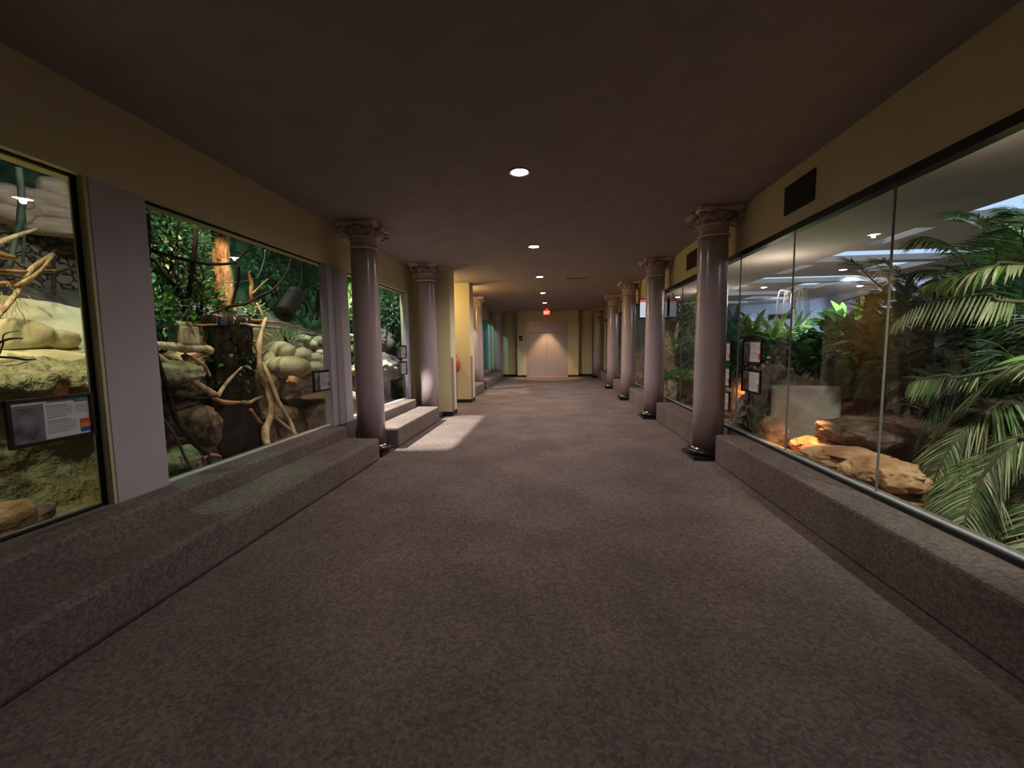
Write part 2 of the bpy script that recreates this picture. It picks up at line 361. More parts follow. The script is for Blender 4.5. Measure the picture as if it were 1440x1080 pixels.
d = copy_tree(dl0, (0, 1.15 - DL[0], 0)); tag(d, 'downlight almost overhead, above the viewer', 'ceiling light')
lamp('SPOT', 'downlight_beam', (-.33, 1.15, H - .03), 9, (1, .88, .83), .03, 2.9, .7)
# ------------------------------------------------------------------ left side: ledges and benches
def ledge(name, x0, x1, y0, y1, z1, label, r=.03):
    o = box_obj(name, (x0, x1, y0, y1, 0, z1), carpet, None, r); tag(o, label, kind='structure'); return o
ledge('trim_6', -3.3, -2.88, -3, 5.62, .47, 'carpeted window ledge under the first two left windows')
ledge('trim_7', -3.3, -3.09, 5.5, 9.1, .46, 'recessed carpeted ledge behind the first left column')
ledge('trim_8', -3.3, -2.88, 6.35, 8.64, .47, 'carpeted window ledge under the third left window')
ledge('trim_9', -3.3, -2.9, 13.2, 14.7, .42, 'carpeted ledge behind the small far bench')
ledge('trim_17', -3.3, -2.9, 15.4, 20.4, .42, 'carpeted ledge under the far left window')
ledge('trim_18', -3.3, -3.09, 14.6, YF + .4, .41, 'recessed carpeted ledge behind the far left columns')
b = box_obj('carpeted_bench', (-2.9, -2.4, -3, 5.56, 0, .312), carpet, None, .035); tag(b, 'long carpeted step bench under the nearest left windows', 'bench')
b = box_obj('carpeted_bench', (-2.9, -2.4, 6.26, 8.66, 0, .312), carpet, None, .035); tag(b, 'short carpeted bench between the first two left columns, lit by a bright patch', 'bench')
b = box_obj('carpeted_bench', (-2.9, -2.42, 12.8, 14.72, 0, .312), carpet, None, .035); tag(b, 'small carpeted bench just beyond the second cream pier', 'bench')
b = box_obj('carpeted_bench', (-2.9, -2.42, 15.38, 20.4, 0, .312), carpet, None, .035); tag(b, 'farthest carpeted bench, under the far left window', 'bench')

# left windows
def lwin(n, y0, y1, jambs, label, z0=.45, z1=2.74):
    w = empty('window_%d' % n, (GL, (y0 + y1) / 2, z0)); tag(w, label, kind='structure')
    box_obj('glass', (GL - .006, GL + .006, y0, y1, z0, z1), glass, w)
    for (a, b_, m) in jambs: box_obj('window_frame', (GL - .05, -3.105, a, b_, z0, z1), m, w)
    box_obj('window_frame', (GL - .03, GL + .012, y0, y1, z1 - .03, z1), blackm, w)
    box_obj('window_sill', (GL - .03, GL + .02, y0, y1, z0 + .005, z0 + .03), blackm if n == 1 else trimlav, w)
    return w
w1_ = lwin(1, -2.9, 2.61, [(2.625, 2.65, trimtan)], 'large nearest left exhibit window onto pale rocks')
box_obj('window_frame', (GL - .012, GL + .012, 2.605, 2.625, .45, 2.74), blackm, w1_)
lwin(2, 3.05, 5.72, [(5.66, 5.72, trimlav), (5.72, 5.80, trimlav)], 'left exhibit window onto driftwood, foliage and boulders')
lwin(3, 6.2, 9.05, [(8.92, 9.06, trimlav)], 'third left exhibit window, behind the first left column')
lwin(6, 13.15, 17.4, [(17.32, 17.4, trimlav)], 'left window just beyond the lit alcove, mostly hidden', .42, 2.8)
lwin(4, 18.0, 21.3, [(20.9, 21.1, trimlav), (18.0, 18.08, trimlav)], 'far left window glowing teal beyond the alcove', .42, 2.8)
st('wall_left', (-3.24, -3.1, 2.65, 3.05, .45, 2.72), mauve_w, 'flat lavender pillar between the first and second left windows')
st('wall_left', (-3.24, -3.08, 5.80, 6.2, .45, 2.72), mauve_w, 'flat lavender pillar beside the first left column')

# ------------------------------------------------------------------ right side
KX = 2.1
notch = []
RC = [6.0, 9.2, 12.3, 15.5, 20.7]
segs = [(-3, 5.66), (6.42, 8.84), (9.6, 11.95), (12.7, 15.15), (15.9, 20.3)]
st('trim_10', (2.41, 2.6, -3, 20.28, 0, .372), carpet, 'low carpeted wall directly under the long right window')
for i, (a, b_) in enumerate(segs):
    ledge('trim_%d' % (11 + i), KX, 2.42, a, b_, .375, ['nearest long carpeted kerb under the right window', 'carpeted kerb between the first and second right columns', 'carpeted kerb between the second and third right columns', 'carpeted kerb between the third and fourth right columns', 'farthest carpeted kerb on the right'][i], .025)
mull = [-1.9, .9, 2.15, 3.39, 4.66, 5.9, 7.15, 8.4, 9.65, 10.9, 12.15, 13.4, 14.65, 15.9, 17.15, 18.4, 19.65]
w = empty('window_5', (GR, 9, .38)); tag(w, 'long frameless right exhibit window with thin glass joints', kind='structure')
ys = [-3] + mull + [20.28]
st('wall_right', (2.42, 2.50, 20.28, YF + .6, 0, 2.72), cream, 'short cream wall at the far end of the long right window')
for a, b_ in zip(ys[:-1], ys[1:]):
    box_obj('glass', (GR - .006, GR + .006, a + .002, b_ - .002, .40, 2.68), glass, w)
for y in mull:
    box_obj('glass_joint', (GR - .008, GR + .008, y - .003, y + .003, .40, 2.68), grey_p, w)
box_obj('window_frame', (2.41, 2.5, -3, 20.28, 2.668, 2.735), black, w)
box_obj('window_frame', (2.415, 2.49, -3, 20.28, .372, .402), black, w)
box_obj('window_bead', (GR - .02, GR + .02, -3, 20.28, .400, .412), pmat('grey_sealant', (.35, .38, .38), rough=.4), w)

# wall vents on beam
for (y0, y1, lab) in ((4.30, 4.82, 'nearest square dark vent on the beam above the right window'), (7.55, 8.08, 'square dark vent on the beam behind the first right column'), (16.6, 17.1, 'small far vent on the beam beyond the fourth right column')):
    v = empty('wall_vent', (2.42, (y0 + y1) / 2, 3.0)); tag(v, lab, 'vent', 'vents on the right beam')
    box_obj('vent_back', (2.412, 2.419, y0, y1, 2.87, 3.16), dark, v)
    m = MB()
    for k in range(9):
        z = 2.885 + k * .032; m.box(2.404, 2.412, y0 + .01, y1 - .01, z, z + .012)
    m.build('louvre', pmat('dark_brown_metal', (.05, .04, .038), rough=.5), v)

# ------------------------------------------------------------------ columns
def acanthus(m, ang, r0, z0, h, w, out, rb):
    # one curling leaf hugging the bell at angle ang
    ca, sa = math.cos(ang), math.sin(ang); n = 7; vs = []
    for i in range(n + 1):
        t = i / n
        rr = r0 + (rb - r0) * t + out * max(0, t - .55) ** 1.5 * 3.4
        z = z0 + h * (math.sin(t * PI * .62) / math.sin(PI * .62)) if t > 0 else z0
        if t > .8: z = z0 + h * (1.02 - (t - .8) * .9)
        ww = w * (.55 + .5 * math.sin(t * PI)) * (1 + .22 * math.cos(t * 22)) * (1 if t < .85 else .6)
        for s_, dr in ((-1, -.006), (-.5, .012), (0, .004), (.5, .012), (1, -.006)):
            vs.append(((rr + dr) * ca - s_ * ww * sa * .5, (rr + dr) * sa + s_ * ww * ca * .5, z))
    fs = [(i * 5 + k, i * 5 + k + 1, (i + 1) * 5 + k + 1, (i + 1) * 5 + k) for i in range(n) for k in range(4)]
    m.add(vs, fs, 0, True)
def spiral(m, ang, rc, zc, rad, th):
    ca, sa = math.cos(ang), math.sin(ang); pts = []; rs = []
    for i in range(15):
        t = i / 14; a = -PI * .6 + t * 3.2 * PI; r = rad * (1 - .8 * t)
        x = rc + r * math.cos(a); z = zc + r * math.sin(a)
        pts.append((x * ca, x * sa, z)); rs.append(th * (1 - .4 * t))
    pts.insert(0, ((rc - rad * 1.6) * ca, (rc - rad * 1.6) * sa, zc - rad * 2.1)); rs.insert(0, th)
    m.tube(pts, rs, 5)
def make_column(x, y):
    c = empty('column', (x, y, 0))
    m = MB()
    # square base slab with chamfered bottom corner
    m.box(-.27, .27, -.27, .27, 0, .05)
    ob = m.build('plinth', black, c, .006); ob.matrix_parent_inverse = Matrix.Identity(4)
    m = MB(); pr = [(.235, .05)] + [(.245 + .035 * math.sin(a), .085 - .035 * math.cos(a)) for a in [i * PI / 8 for i in range(9)]] + [(.215, .125), (.215, .135)]
    m.lathe(pr, n=40); ob = m.build('base_moulding', black, c); ob.matrix_parent_inverse = Matrix.Identity(4)
    m = MB(); m.lathe([(.199, .13), (.199, .8), (.196, 1.4), (.191, 2.1), (.183, 2.9), (.182, 2.955)], n=48); ob = m.build('shaft', mauve, c); ob.matrix_parent_inverse = Matrix.Identity(4)
    m = MB(); m.lathe([(.178, 2.95)] + [(.190 + .016 * math.sin(i * PI / 6), 2.967 - .016 * math.cos(i * PI / 6)) for i in range(7)] + [(.178, 2.985)], n=40); ob = m.build('neck_ring', stonelt, c); ob.matrix_parent_inverse = Matrix.Identity(4)
    m = MB(); m.lathe([(.155, 2.98), (.16, 3.06), (.19, 3.14), (.22, 3.2), (.26, 3.245)], n=32)
    for k in range(8): acanthus(m, k * PI / 4, .165, 2.985, .12, .135, .13, .19)
    for k in range(8): acanthus(m, k * PI / 4 + PI / 8, .165, 2.985, .20, .13, .16, .195)
    for k in range(8): acanthus(m, k * PI / 4, .18, 3.08, .15, .085, .14, .22)
    for k in range(4):
        a = PI / 4 + k * PI / 2
        spiral(m, a, .335, 3.195, .042, .014)
        for s_ in (-.28, .28): spiral(m, a + PI / 4 + s_, .25, 3.205, .026, .009)
    ob = m.build('capital', stonecap, c); ob.matrix_parent_inverse = Matrix.Identity(4)
    # concave sided abacus
    m = MB(); out = []
    for k in range(4):
        a = k * PI / 2
        P0 = Vector((.305, -.265)); P1 = Vector((.305, .265))
        for i in range(9):
            t = i / 8; q = P0.lerp(P1, t); q.x -= .055 * math.sin(PI * t)
            out.append((q.x * math.cos(a) - q.y * math.sin(a), q.x * math.sin(a) + q.y * math.cos(a)))
    n = len(out); lev = [(.90, 3.238), (.96, 3.25), (.97, 3.265), (1.0, 3.272), (1.0, 3.298)]
    vs = [(x_ * s_, y_ * s_, z) for s_, z in lev for x_, y_ in out]
    fs = [(i * n + k, i * n + (k + 1) % n, (i + 1) * n + (k + 1) % n, (i + 1) * n + k) for i in range(len(lev) - 1) for k in range(n)] + [tuple(range(n - 1, -1, -1)), tuple((len(lev) - 1) * n + k for k in range(n))]
    m.add(vs, fs)
    for k in range(4):
        a = k * PI / 2; m.lathe([(.001, -.02), (.022, -.01), (.026, .004), (.02, .018), (.001, .022)], (.262 * math.cos(a), .262 * math.sin(a), 3.268), 8)
    ob = m.build('abacus', stonelt, c); ob.matrix_parent_inverse = Matrix.Identity(4)
    return c
c0 = make_column(2.13, 6.0)
tag(c0, 'nearest mauve column on the right, with black base beside the long carpeted kerb', 'column', 'mauve columns with leafy capitals')
cols = [(2.13, RC[1], 'second mauve column on the right, beside the hanging lit sign'), (2.13, RC[2], 'third mauve column on the right'),
        (2.13, RC[3], 'fourth mauve column on the right'), (2.13, RC[4], 'farthest right column, in the corner by the end wall'),
        (-2.70, 5.97, 'nearest mauve column on the left, standing between two carpeted benches'), (-2.70, 8.97, 'second left column, touching the cream pier and crossed by a patch of light'),
        (-2.70, 15.05, 'left column beyond the alcove'), (-2.72, 20.75, 'farthest left column, in the corner by the end wall')]
for x, y, lab in cols:
    c = copy_tree(c0, (x - 2.13, y - 6.0, 0)); tag(c, lab)

# ------------------------------------------------------------------ sign panels
def sign(side, y0, y1, z0, z1, label, photo=photo_d, bars='three', text_right=True, cover=False):
    X = GL + .012 if side < 0 else GR - .012
    d = 1 if side < 0 else -1       # into the corridor
    s_ = empty('information_sign', (X, (y0 + y1) / 2, z0)); tag(s_, label, 'sign', 'black framed information signs on the glass')
    def bx(a0, a1, b0, b1, dep):
        # a: fraction along reading direction, b: fraction up
        if side < 0: ya, yb = y0 + (y1 - y0) * a0, y0 + (y1 - y0) * a1
        else: ya, yb = y1 - (y1 - y0) * a0, y1 - (y1 - y0) * a1
        za, zb = z0 + (z1 - z0) * b0, z0 + (z1 - z0) * b1
        xa, xb = X + d * dep, X + d * (dep + .0015)
        return (min(xa, xb), max(xa, xb), min(ya, yb), max(ya, yb), za, zb)
    m = MB(); xa, xb = sorted((X, X + d * .022))
    fw = .02
    m.box(xa, xb, y0, y1, z0, z0 + fw); m.box(xa, xb, y0, y1, z1 - fw, z1); m.box(xa, xb, y0, y0 + fw, z0 + fw, z1 - fw); m.box(xa, xb, y1 - fw, y1, z0 + fw, z1 - fw)
    m.build('sign_frame', black, s_)
    box_obj('sign_board', bx(.03, .97, .04, .96, .004), grey_p, s_)
    m = MB(); m.box(*bx(.06, .40, .08, .80, .0065)); m.build('photo_print', photo, s_)
    m = MB(); m.box(*bx(.40, .95, .08, .86, .0065)); m.build('text_panel', white_p, s_)
    m = MB()
    for blk, (t0, n, ln) in enumerate(((.80, 5, .30), (.47, 5, .34))):
        m.box(*bx(.43, .43 + ln * .8, t0 - .022, t0, .0085))
        for k in range(n): m.box(*bx(.43, .43 + ln - (.08 if k == n - 1 else 0), t0 - .065 - k * .05, t0 - .05 - k * .05, .0085))
    for k in range(4): m.box(*bx(.78, .93, .74 - k * .05, .755 - k * .05, .0085))
    m.build('printed_text', ink, s_)
    if bars == 'three':
        for k, mm in enumerate((red_p, org_p, blue_p)):
            box_obj('colour_band', bx(.82, .96, .42 - (k + 1) * .1, .42 - k * .1, .009), mm, s_)
        box_obj('title_print', bx(.06, .44, .86, .91, .0085), white_p, s_)
        m = MB(); m.box(*bx(.77, .93, .82, .95, .0095)); m.build('map_print', teal_p, s_)
    elif bars == 'red':
        box_obj('colour_band', bx(.82, .96, .18, .42, .009), red_p, s_)
    else:
        m = MB()
        for k in range(4): m.box(*bx(.83, .95, .10 + k * .09, .14 + k * .09, .009))
        m.build('symbol_print', blackm, s_)
sign(-1, 2.115, 2.58, .985, 1.275, 'large black framed sign with coloured bands on the nearest left window')
sign(-1, 5.26, 5.70, .975, 1.262, 'black framed sign at the right end of the driftwood window', bars='red')
sign(-1, 8.36, 8.84, 1.325, 1.605, 'upper of two framed signs on the third left window', photo_b, 'red')
sign(-1, 8.36, 8.84, .985, 1.27, 'lower of two framed signs on the third left window', bars='dots')
sign(1, 5.205, 5.70, 1.305, 1.60, 'upper of the two full framed signs right of the nearest right column', bars='red')
sign(1, 5.205, 5.70, .945, 1.235, 'lower of the two full framed signs right of the nearest right column', photo_b, 'dots')
sign(1, 6.06, 6.55, 1.295, 1.59, 'top of three framed signs half hidden behind the nearest right column', bars='red')
sign(1, 6.06, 6.55, .945, 1.235, 'middle of three framed signs half hidden behind the nearest right column', bars='red')
sign(1, 6.06, 6.55, .60, .89, 'bottom of three framed signs half hidden behind the nearest right column', bars='dots')
sign(1, 14.0, 14.5, 1.02, 1.33, 'far framed sign on the right glass between the third and fourth columns', bars='dots')

# hanging lit sign
hs = empty('hanging_sign', (2.12, 10.2, H)); tag(hs, 'small lit sign with a red band on a black pole behind the second right column', 'sign')
box_obj('pole', (2.20, 2.26, 10.18, 10.22, 2.2, H), blackm, hs)
box_obj('sign_case', (2.0, 2.33, 10.20, 10.26, 2.16, 2.62), blackm, hs, .008)
box_obj('sign_face', (2.02, 2.31, 10.188, 10.2, 2.19, 2.54), screen_e, hs)
box_obj('red_band', (2.02, 2.31, 10.186, 10.2, 2.54, 2.60), screen_r, hs)
# alcove: wall mounted fixture
fx = empty('wall_fountain', (-3.0, 11.0, .9)); tag(fx, 'orange brown rounded fixture on the wall inside the lit alcove', 'fixture')
m = MB(); m.tube([(-2.78, 11.35, 1.28), (-2.66, 11.32, 1.2), (-2.62, 11.32, 1.05), (-2.66, 11.34, .92)], [.09, .11, .11, .09], 12); m.build('body', red_pl, fx)
box_obj('bracket', (-2.76, -2.62, 11.4, 11.56, .98, 1.2), guard_m, fx)

# =================================================================== EXHIBITS
def ico(sub=3):
    import bmesh
    bm = bmesh.new(); bmesh.ops.create_icosphere(bm, subdivisions=sub, radius=1)
    vs = [v.co.copy() for v in bm.verts]; fs = [tuple(v.index for v in f.verts) for f in bm.faces]; bm.free(); return vs, fs
ICO = {k: ico(k) for k in (2, 3, 4, 5)}
def boulder(name, c, r, mat, label, cat='rock', amp=.18, freq=1.1, sub=3, group=None, rz=0, seed=None, flat=None, crag=0):
    sd = R_.uniform(0, 100) if seed is None else seed
    vs, fs = ICO[sub]; out = []; ca, sa = math.cos(rz), math.sin(rz)
    for v in vs:
        k = 1 + amp * noise.noise(v * freq + Vector((sd, 0, 0))) * 2 + amp * .55 * noise.noise(v * freq * 3 + Vector((sd, 3, 0))) + amp * .25 * noise.noise(v * freq * 8 + Vector((sd, 5, 0)))
        if crag:
            q = Vector((v.x * r[0], v.y * r[1], v.z * r[2])) * 5 + Vector((sd, 0, 0))
            k += crag * (abs(noise.noise(q)) * -1.6 + .3) + crag * .5 * (abs(noise.noise(q * 2.3)) * -1.6 + .3) + crag * .3 * noise.noise(q * 6)
        if flat: # square it off
            v2 = Vector([math.copysign(abs(q) ** flat, q) for q in v])
        else: v2 = v
        x, y, z = v2.x * r[0] * k, v2.y * r[1] * k, v2.z * r[2] * k
        out.append((x * ca - y * sa, x * sa + y * ca, z))
    m = MB(); m.add(out, fs, 0, True); o = m.build(name, mat); o.location = c
    tag(o, label, cat, group); return o
def sheet(name, fn, nu, nv, mat, amp=.05, freq=3, kind='structure', label=None, ridge=0):
    vs = []
    for i in range(nu + 1):
        for j in range(nv + 1):
            u, v = i / nu, j / nv; p = Vector(fn(u, v)); e = 1e-3
            n = (Vector(fn(u + e, v)) - p).cross(Vector(fn(u, v + e)) - p)
            n = n.normalized() if n.length > 0 else Vector((1, 0, 0))
            d = noise.fractal(p * freq, .9, 2.1, 5)
            if ridge: d += ridge * (1 - abs(noise.noise(p * freq * .6)) * 3)
            vs.append(p + n * d * amp)
    fs = [(i * (nv + 1) + j, (i + 1) * (nv + 1) + j, (i + 1) * (nv + 1) + j + 1, i * (nv + 1) + j + 1) for i in range(nu) for j in range(nv)]
    m = MB(); m.add(vs, fs, 0, True); o = m.build(name, mat); tag(o, label, kind=kind); return o
def prof_sheet(name, prof, y0, y1, nu, nv, mat, shift=0, dz=0, **k):
    # prof: list of (x,z); swept in Y with a shift in x/z per metre
    L = [0]
    for a, b_ in zip(prof[:-1], prof[1:]): L.append(L[-1] + math.hypot(b_[0] - a[0], b_[1] - a[1]))
    def fn(u, v):
        s_ = max(0, min(v, .9999)) * L[-1]
        for i in range(len(prof) - 1):
            if s_ <= L[i + 1]: break
        t = (v * L[-1] - L[i]) / (L[i + 1] - L[i])
        y = y0 + (y1 - y0) * u
        return (prof[i][0] * (1 - t) + prof[i + 1][0] * t + shift * (y - y0), y, prof[i][1] * (1 - t) + prof[i + 1][1] * t + dz * (y - y0) * v)
    return sheet(name, fn, nu, nv, mat, **k)
def branch(name, pts, rads, mat, label, cat='branch', group=None, n=8, wob=.25):
    m = MB(); m.tube(pts, rads, n, 0, wob); o = m.build(name, mat); tag(o, label, cat, group); return o
def px(pts, X=None):   # pixel polyline with per-point depth (x, y, X)
    return [at(p[0], p[1], X=p[2] if len(p) > 2 else X) for p in pts]
def bush(name, label, c, r, n, L, W, mats, cat='plant', group=None, up=.3, droop=.5, stem=True, seg=3):
    o = empty(name, (c[0], c[1], c[2] - r[2])); tag(o, label, cat, group)
    m = MB(); sm = MB(); c = Vector(c)
    for i in range(n):
        d = Vector((R_.gauss(0, 1), R_.gauss(0, 1), R_.gauss(0, 1))).normalized()
        q = R_.random() ** .45
        p = c + Vector((d.x * r[0] * q, d.y * r[1] * q, d.z * r[2] * q))
        dr = (d + Vector((R_.gauss(0, .5), R_.gauss(0, .5), up + R_.gauss(0, .4)))).normalized()
        m.leaf(p, dr, (R_.gauss(0, .3), R_.gauss(0, .3), 1), L * R_.uniform(.6, 1.25), W * R_.uniform(.7, 1.2), droop, R_.randrange(len(mats)), seg)
    m.build('foliage', mats, o)
    if stem:
        for k in range(5):
            e = c + Vector((R_.uniform(-.6, .6) * r[0], R_.uniform(-.6, .6) * r[1], R_.uniform(.0, .6) * r[2]))
            sm.tube([c + Vector((R_.uniform(-.1, .1), R_.uniform(-.1, .1), -r[2] * 1.05)), (c + e) / 2 + Vector((0, 0, -r[2] * .3)), e], [.018, .013, .006], 5)
        sm.build('stem', bark_d, o)
    return o
def rosette(name, label, base, n, L, W, mats, cat='plant', group=None, droop=1.1, spread=1.0, layers=3):
    o = empty(name, base); tag(o, label, cat, group); m = MB(); b_ = Vector(base)
    for i in range(n):
        a = R_.uniform(0, 2 * PI); el = R_.uniform(.25, 1.35)
        d = Vector((math.cos(a) * math.cos(el) * spread, math.sin(a) * math.cos(el) * spread, math.sin(el)))
        m.leaf(b_ + Vector((R_.gauss(0, .03), R_.gauss(0, .03), R_.uniform(0, .12) * layers)), d, (0, 0, 1), L * R_.uniform(.7, 1.15), W * R_.uniform(.8, 1.15), droop, R_.randrange(len(mats)), 5)
    m.build('foliage', mats, o)
    m = MB(); m.tube([b_ + Vector((0, 0, -.12)), b_ + Vector((0, 0, .1 * layers))], [.03, .02], 6); m.build('stem', bark_d, o)
    return o

def spot(name, loc, tgt, e, c, ang=1.2, blend=.6, soft=.05):
    return aim(lamp('SPOT', name, loc, e, c, soft, ang, blend), tgt)
# ---------------- left exhibit envelope
st('ceiling', (-6.9, -3.1, -3, 9.75, 4.1, 4.2), dark, 'dark ceiling above the left exhibits')
st('floor', (-6.9, -3.25, -3, 9.7, -.1, .02), rockb, 'dark earth floor of the left exhibits')
st('wall_left', (-6.9, -6.75, -3, 9.75, 0, 4.2), greenmural, 'painted forest mural at the back of the left exhibits')
st('wall_left', (-6.9, -3.12, 9.50, 9.65, 0, 4.2), greenmural, 'painted forest mural at the far end of the left exhibits')
# oblique rock partition hidden behind the pillar
sheet('wall_left', lambda u, v: (-3.3 - 3.4 * u, 2.92 + 3.03 * u, 4.1 * v), 40, 40, mural, amp=.04, freq=2, label='oblique stacked stone partition between the two left exhibits')
# bay 1
prof_sheet('trim_20', [(-3.30, .05), (-3.42, .30), (-3.62, .42), (-3.78, .70), (-3.80, 1.0), (-3.86, 1.16), (-4.05, 1.21)], .4, 3.6, 110, 60, rocko, amp=.055, freq=3.2, ridge=.15, label='ochre and moss green cracked rock face low behind the nearest left glass')
prof_sheet('trim_21', [(-4.1, 1.17), (-3.86, 1.20), (-3.74, 1.27), (-3.76, 1.36), (-3.95, 1.45), (-4.5, 1.52)], .4, 4.2, 130, 60, rockm, amp=.04, freq=7, ridge=.25, label='rough weathered rock ledge above the dark crevice')
prof_sheet('trim_22', [(-4.3, 1.46), (-4.55, 1.62), (-4.75, 1.80), (-5.0, 2.1), (-5.25, 2.34), (-5.7, 2.4)], .4, 5.0, 90, 50, rockp, amp=.05, freq=1.0, dz=-.10, label='smooth pale yellow rock slope lit by a lamp')
sheet('wall_left', lambda u, v: (-6.2, .2 + 5.3 * u, 1.0 + 2.15 * v + .22 * math.sin(u * 9)), 60, 30, mural, amp=.06, freq=2.2, label='stacked stone wall behind the pale rock slope')
# cracked slabs at the foot of the slope
for i, (a, b_, sx, sz, lab) in enumerate(((8, 470, .30, .15, 'pale slab below the lamp at the left edge of the nearest window'), (62, 478, .26, .10, 'long pale cracked slab on the rock slope'), (95, 497, .17, .05, 'small thin pale slab between two larger slabs'), (50, 512, .42, .13, 'large low pale slab under the long cracked slab'), (125, 507, .22, .09, 'pale slab nearest the window frame'))):
    p = at(a, b_, X=-4.62 + .1 * (i == 3)); boulder('rock_slab', p, (.16, sx, sz), rockp, lab, 'rock', amp=.08, freq=1, rz=-.3, flat=.8, group='pale cracked slabs')
# pyramid of layered stones
for i, (a, b_, sx, sz) in enumerate(((78, 320, .42, .10), (84, 301, .34, .11), (80, 283, .25, .11), (78, 266, .16, .12))):
    p = at(a, b_, X=-5.85); boulder('layered_rock', p, (.16, sx, sz), pinkrock, ('bottom stone', 'second stone from the bottom', 'third stone from the bottom', 'top stone')[i] + ' of the pinkish layered stone stack', 'rock', amp=.10, freq=1.3, rz=-.7, flat=.75, group='pinkish stone stack')
for i, (a, b_) in enumerate(((6, 275), (40, 282), (22, 300))):
    p = at(a, b_, X=-5.95); boulder('rock', p, (.14, .20, .13), pinkrock, 'rounded pinkish grey stone at the top left behind the nearest window, ' + ('leftmost', 'upper right', 'lower')[i], 'rock', rz=-.7)
for i, (a, b_, sx, sz) in enumerate(((25, 752, .16, .07), (40, 735, .12, .06), (8, 725, .14, .09), (52, 722, .09, .05))):
    p = at(a, b_, X=-3.42); boulder('rock', p, (.10, sx, sz), rockb if i % 2 else sand, 'small %s stone at the foot of the nearest left window' % ('flat orange', 'dull brown', 'upright tan', 'dark round')[i], 'rock', sub=3)
g1 = 'bare branches in the nearest left window'
branch('branch', px([(-40, 362, -4.6), (0, 341, -4.6), (28, 330, -4.6), (52, 322, -4.6)]), [.024, .022, .018, .012], bark_l, 'top bare branch slanting up to the right, nearest left window', group=g1)
branch('branch', px([(-40, 384, -4.5), (0, 383, -4.5), (40, 382, -4.5), (78, 381, -4.5)]), [.02, .02, .017, .014], bark_o, 'long level reddish branch, nearest left window', group=g1)
branch('branch', px([(-30, 402, -4.5), (10, 398, -4.5), (42, 397, -4.5)]), [.018, .018, .012], bark_o, 'short level branch just under the long level one', group=g1)
branch('branch', px([(76, 357, -4.4), (55, 370, -4.45), (40, 384, -4.5), (26, 408, -4.5), (14, 425, -4.45), (-6, 448, -4.4)]), [.016, .022, .024, .022, .02, .018], bark_l, 'pale branch slanting down to the left across the others', group=g1)
branch('branch', px([(74, 360, -4.3), (58, 380, -4.3), (42, 392, -4.4), (20, 402, -4.5)]), [.01, .014, .016, .014], bark_l, 'thin pale branch beside the slanting one', group=g1)
branch('branch', px([(-20, 352, -4.4), (5, 360, -4.4), (22, 362, -4.4)]), [.03, .03, .014], bark_o, 'short stubby orange branch at the left edge', group=g1)
branch('vine', px([(26, 236, -4.9), (29, 262, -4.9), (31, 285, -4.9), (28, 315, -4.9), (20, 340, -4.9), (14, 375, -4.8)]), [.028, .027, .03, .026, .022, .02], vine_m, 'thick grey green vine hanging at the top left', 'vine')
branch('vine', px([(33, 285, -4.95), (34, 320, -5), (33, 350, -5), (32, 370, -5)]), [.014, .014, .013, .012], vine_m, 'thin vine hanging beside the thick grey green vine', 'vine')
branch('branch', px([(75, 352, -4.95), (75, 375, -4.95), (76, 400, -4.95), (76, 415, -4.95)]), [.018, .018, .017, .015], bark_d, 'short dark upright stick against the stone wall', group=g1)
branch('twig', px([(-6, 484, -4.1), (8, 478, -4.1), (20, 476, -4.1), (32, 476, -4.1)]), [.011, .01, .008, .004], bark_d, 'dark twig sticking out over the pale slabs', 'twig')
branch('twig', px([(-2, 500, -4.1), (4, 485, -4.1), (6, 470, -4.1), (27, 465, -4.1)]), [.006, .006, .005, .003], bark_d, 'thin forked dark twig above the pale slabs', 'twig')
branch('twig', px([(-6, 502, -4.05), (20, 503, -4.05), (36, 506, -4.05), (51, 505, -4.05)]), [.009, .01, .008, .004], bark_d, 'dark twig lying just above the rough ledge', 'twig')
bush('dried_roots', 'tangle of fine pale roots hanging from the crossing branches', at(18, 415, X=-4.5), (.05, .13, .16), 60, .12, .006, [bark_l], 'roots', up=-.6, stem=False)

# ---------------- bay 2 : driftwood exhibit
XB = -4.6
# trunk lit tan
tr = MB(); tr.tube(px([(318, 440, -4.75), (316, 410, -4.78), (314, 385, -4.8), (311, 360, -4.82), (309, 330, -4.85), (306, 300, -4.9)]), [.13, .115, .11, .105, .10, .095], 20, 0, .25)
tag(tr.build('tree', bark_t), 'thick tan tree trunk lit from above behind the branches', 'tree')
m = MB(); base = at(332, 640, X=-4.15)
zt = at(336, 445, X=-4.15).z
m.tube([(base.x, base.y, .02), (base.x - .02, base.y, .6), (base.x, base.y + .03, 1.2), (base.x + .02, base.y - .02, zt)], [.36, .30, .27, .25], 24, 0, .35)
tag(m.build('tree_stump', bark_d), 'tall dark tree stump in front of the tan trunk', 'tree stump')
bush('climbing_plant', 'dark leafy creeper growing over the dark stump', (base.x, base.y, 1.35), (.34, .34, .5), 260, .12, .055, [lf_dark, lf_dark, lf_mid], droop=.8, stem=False)
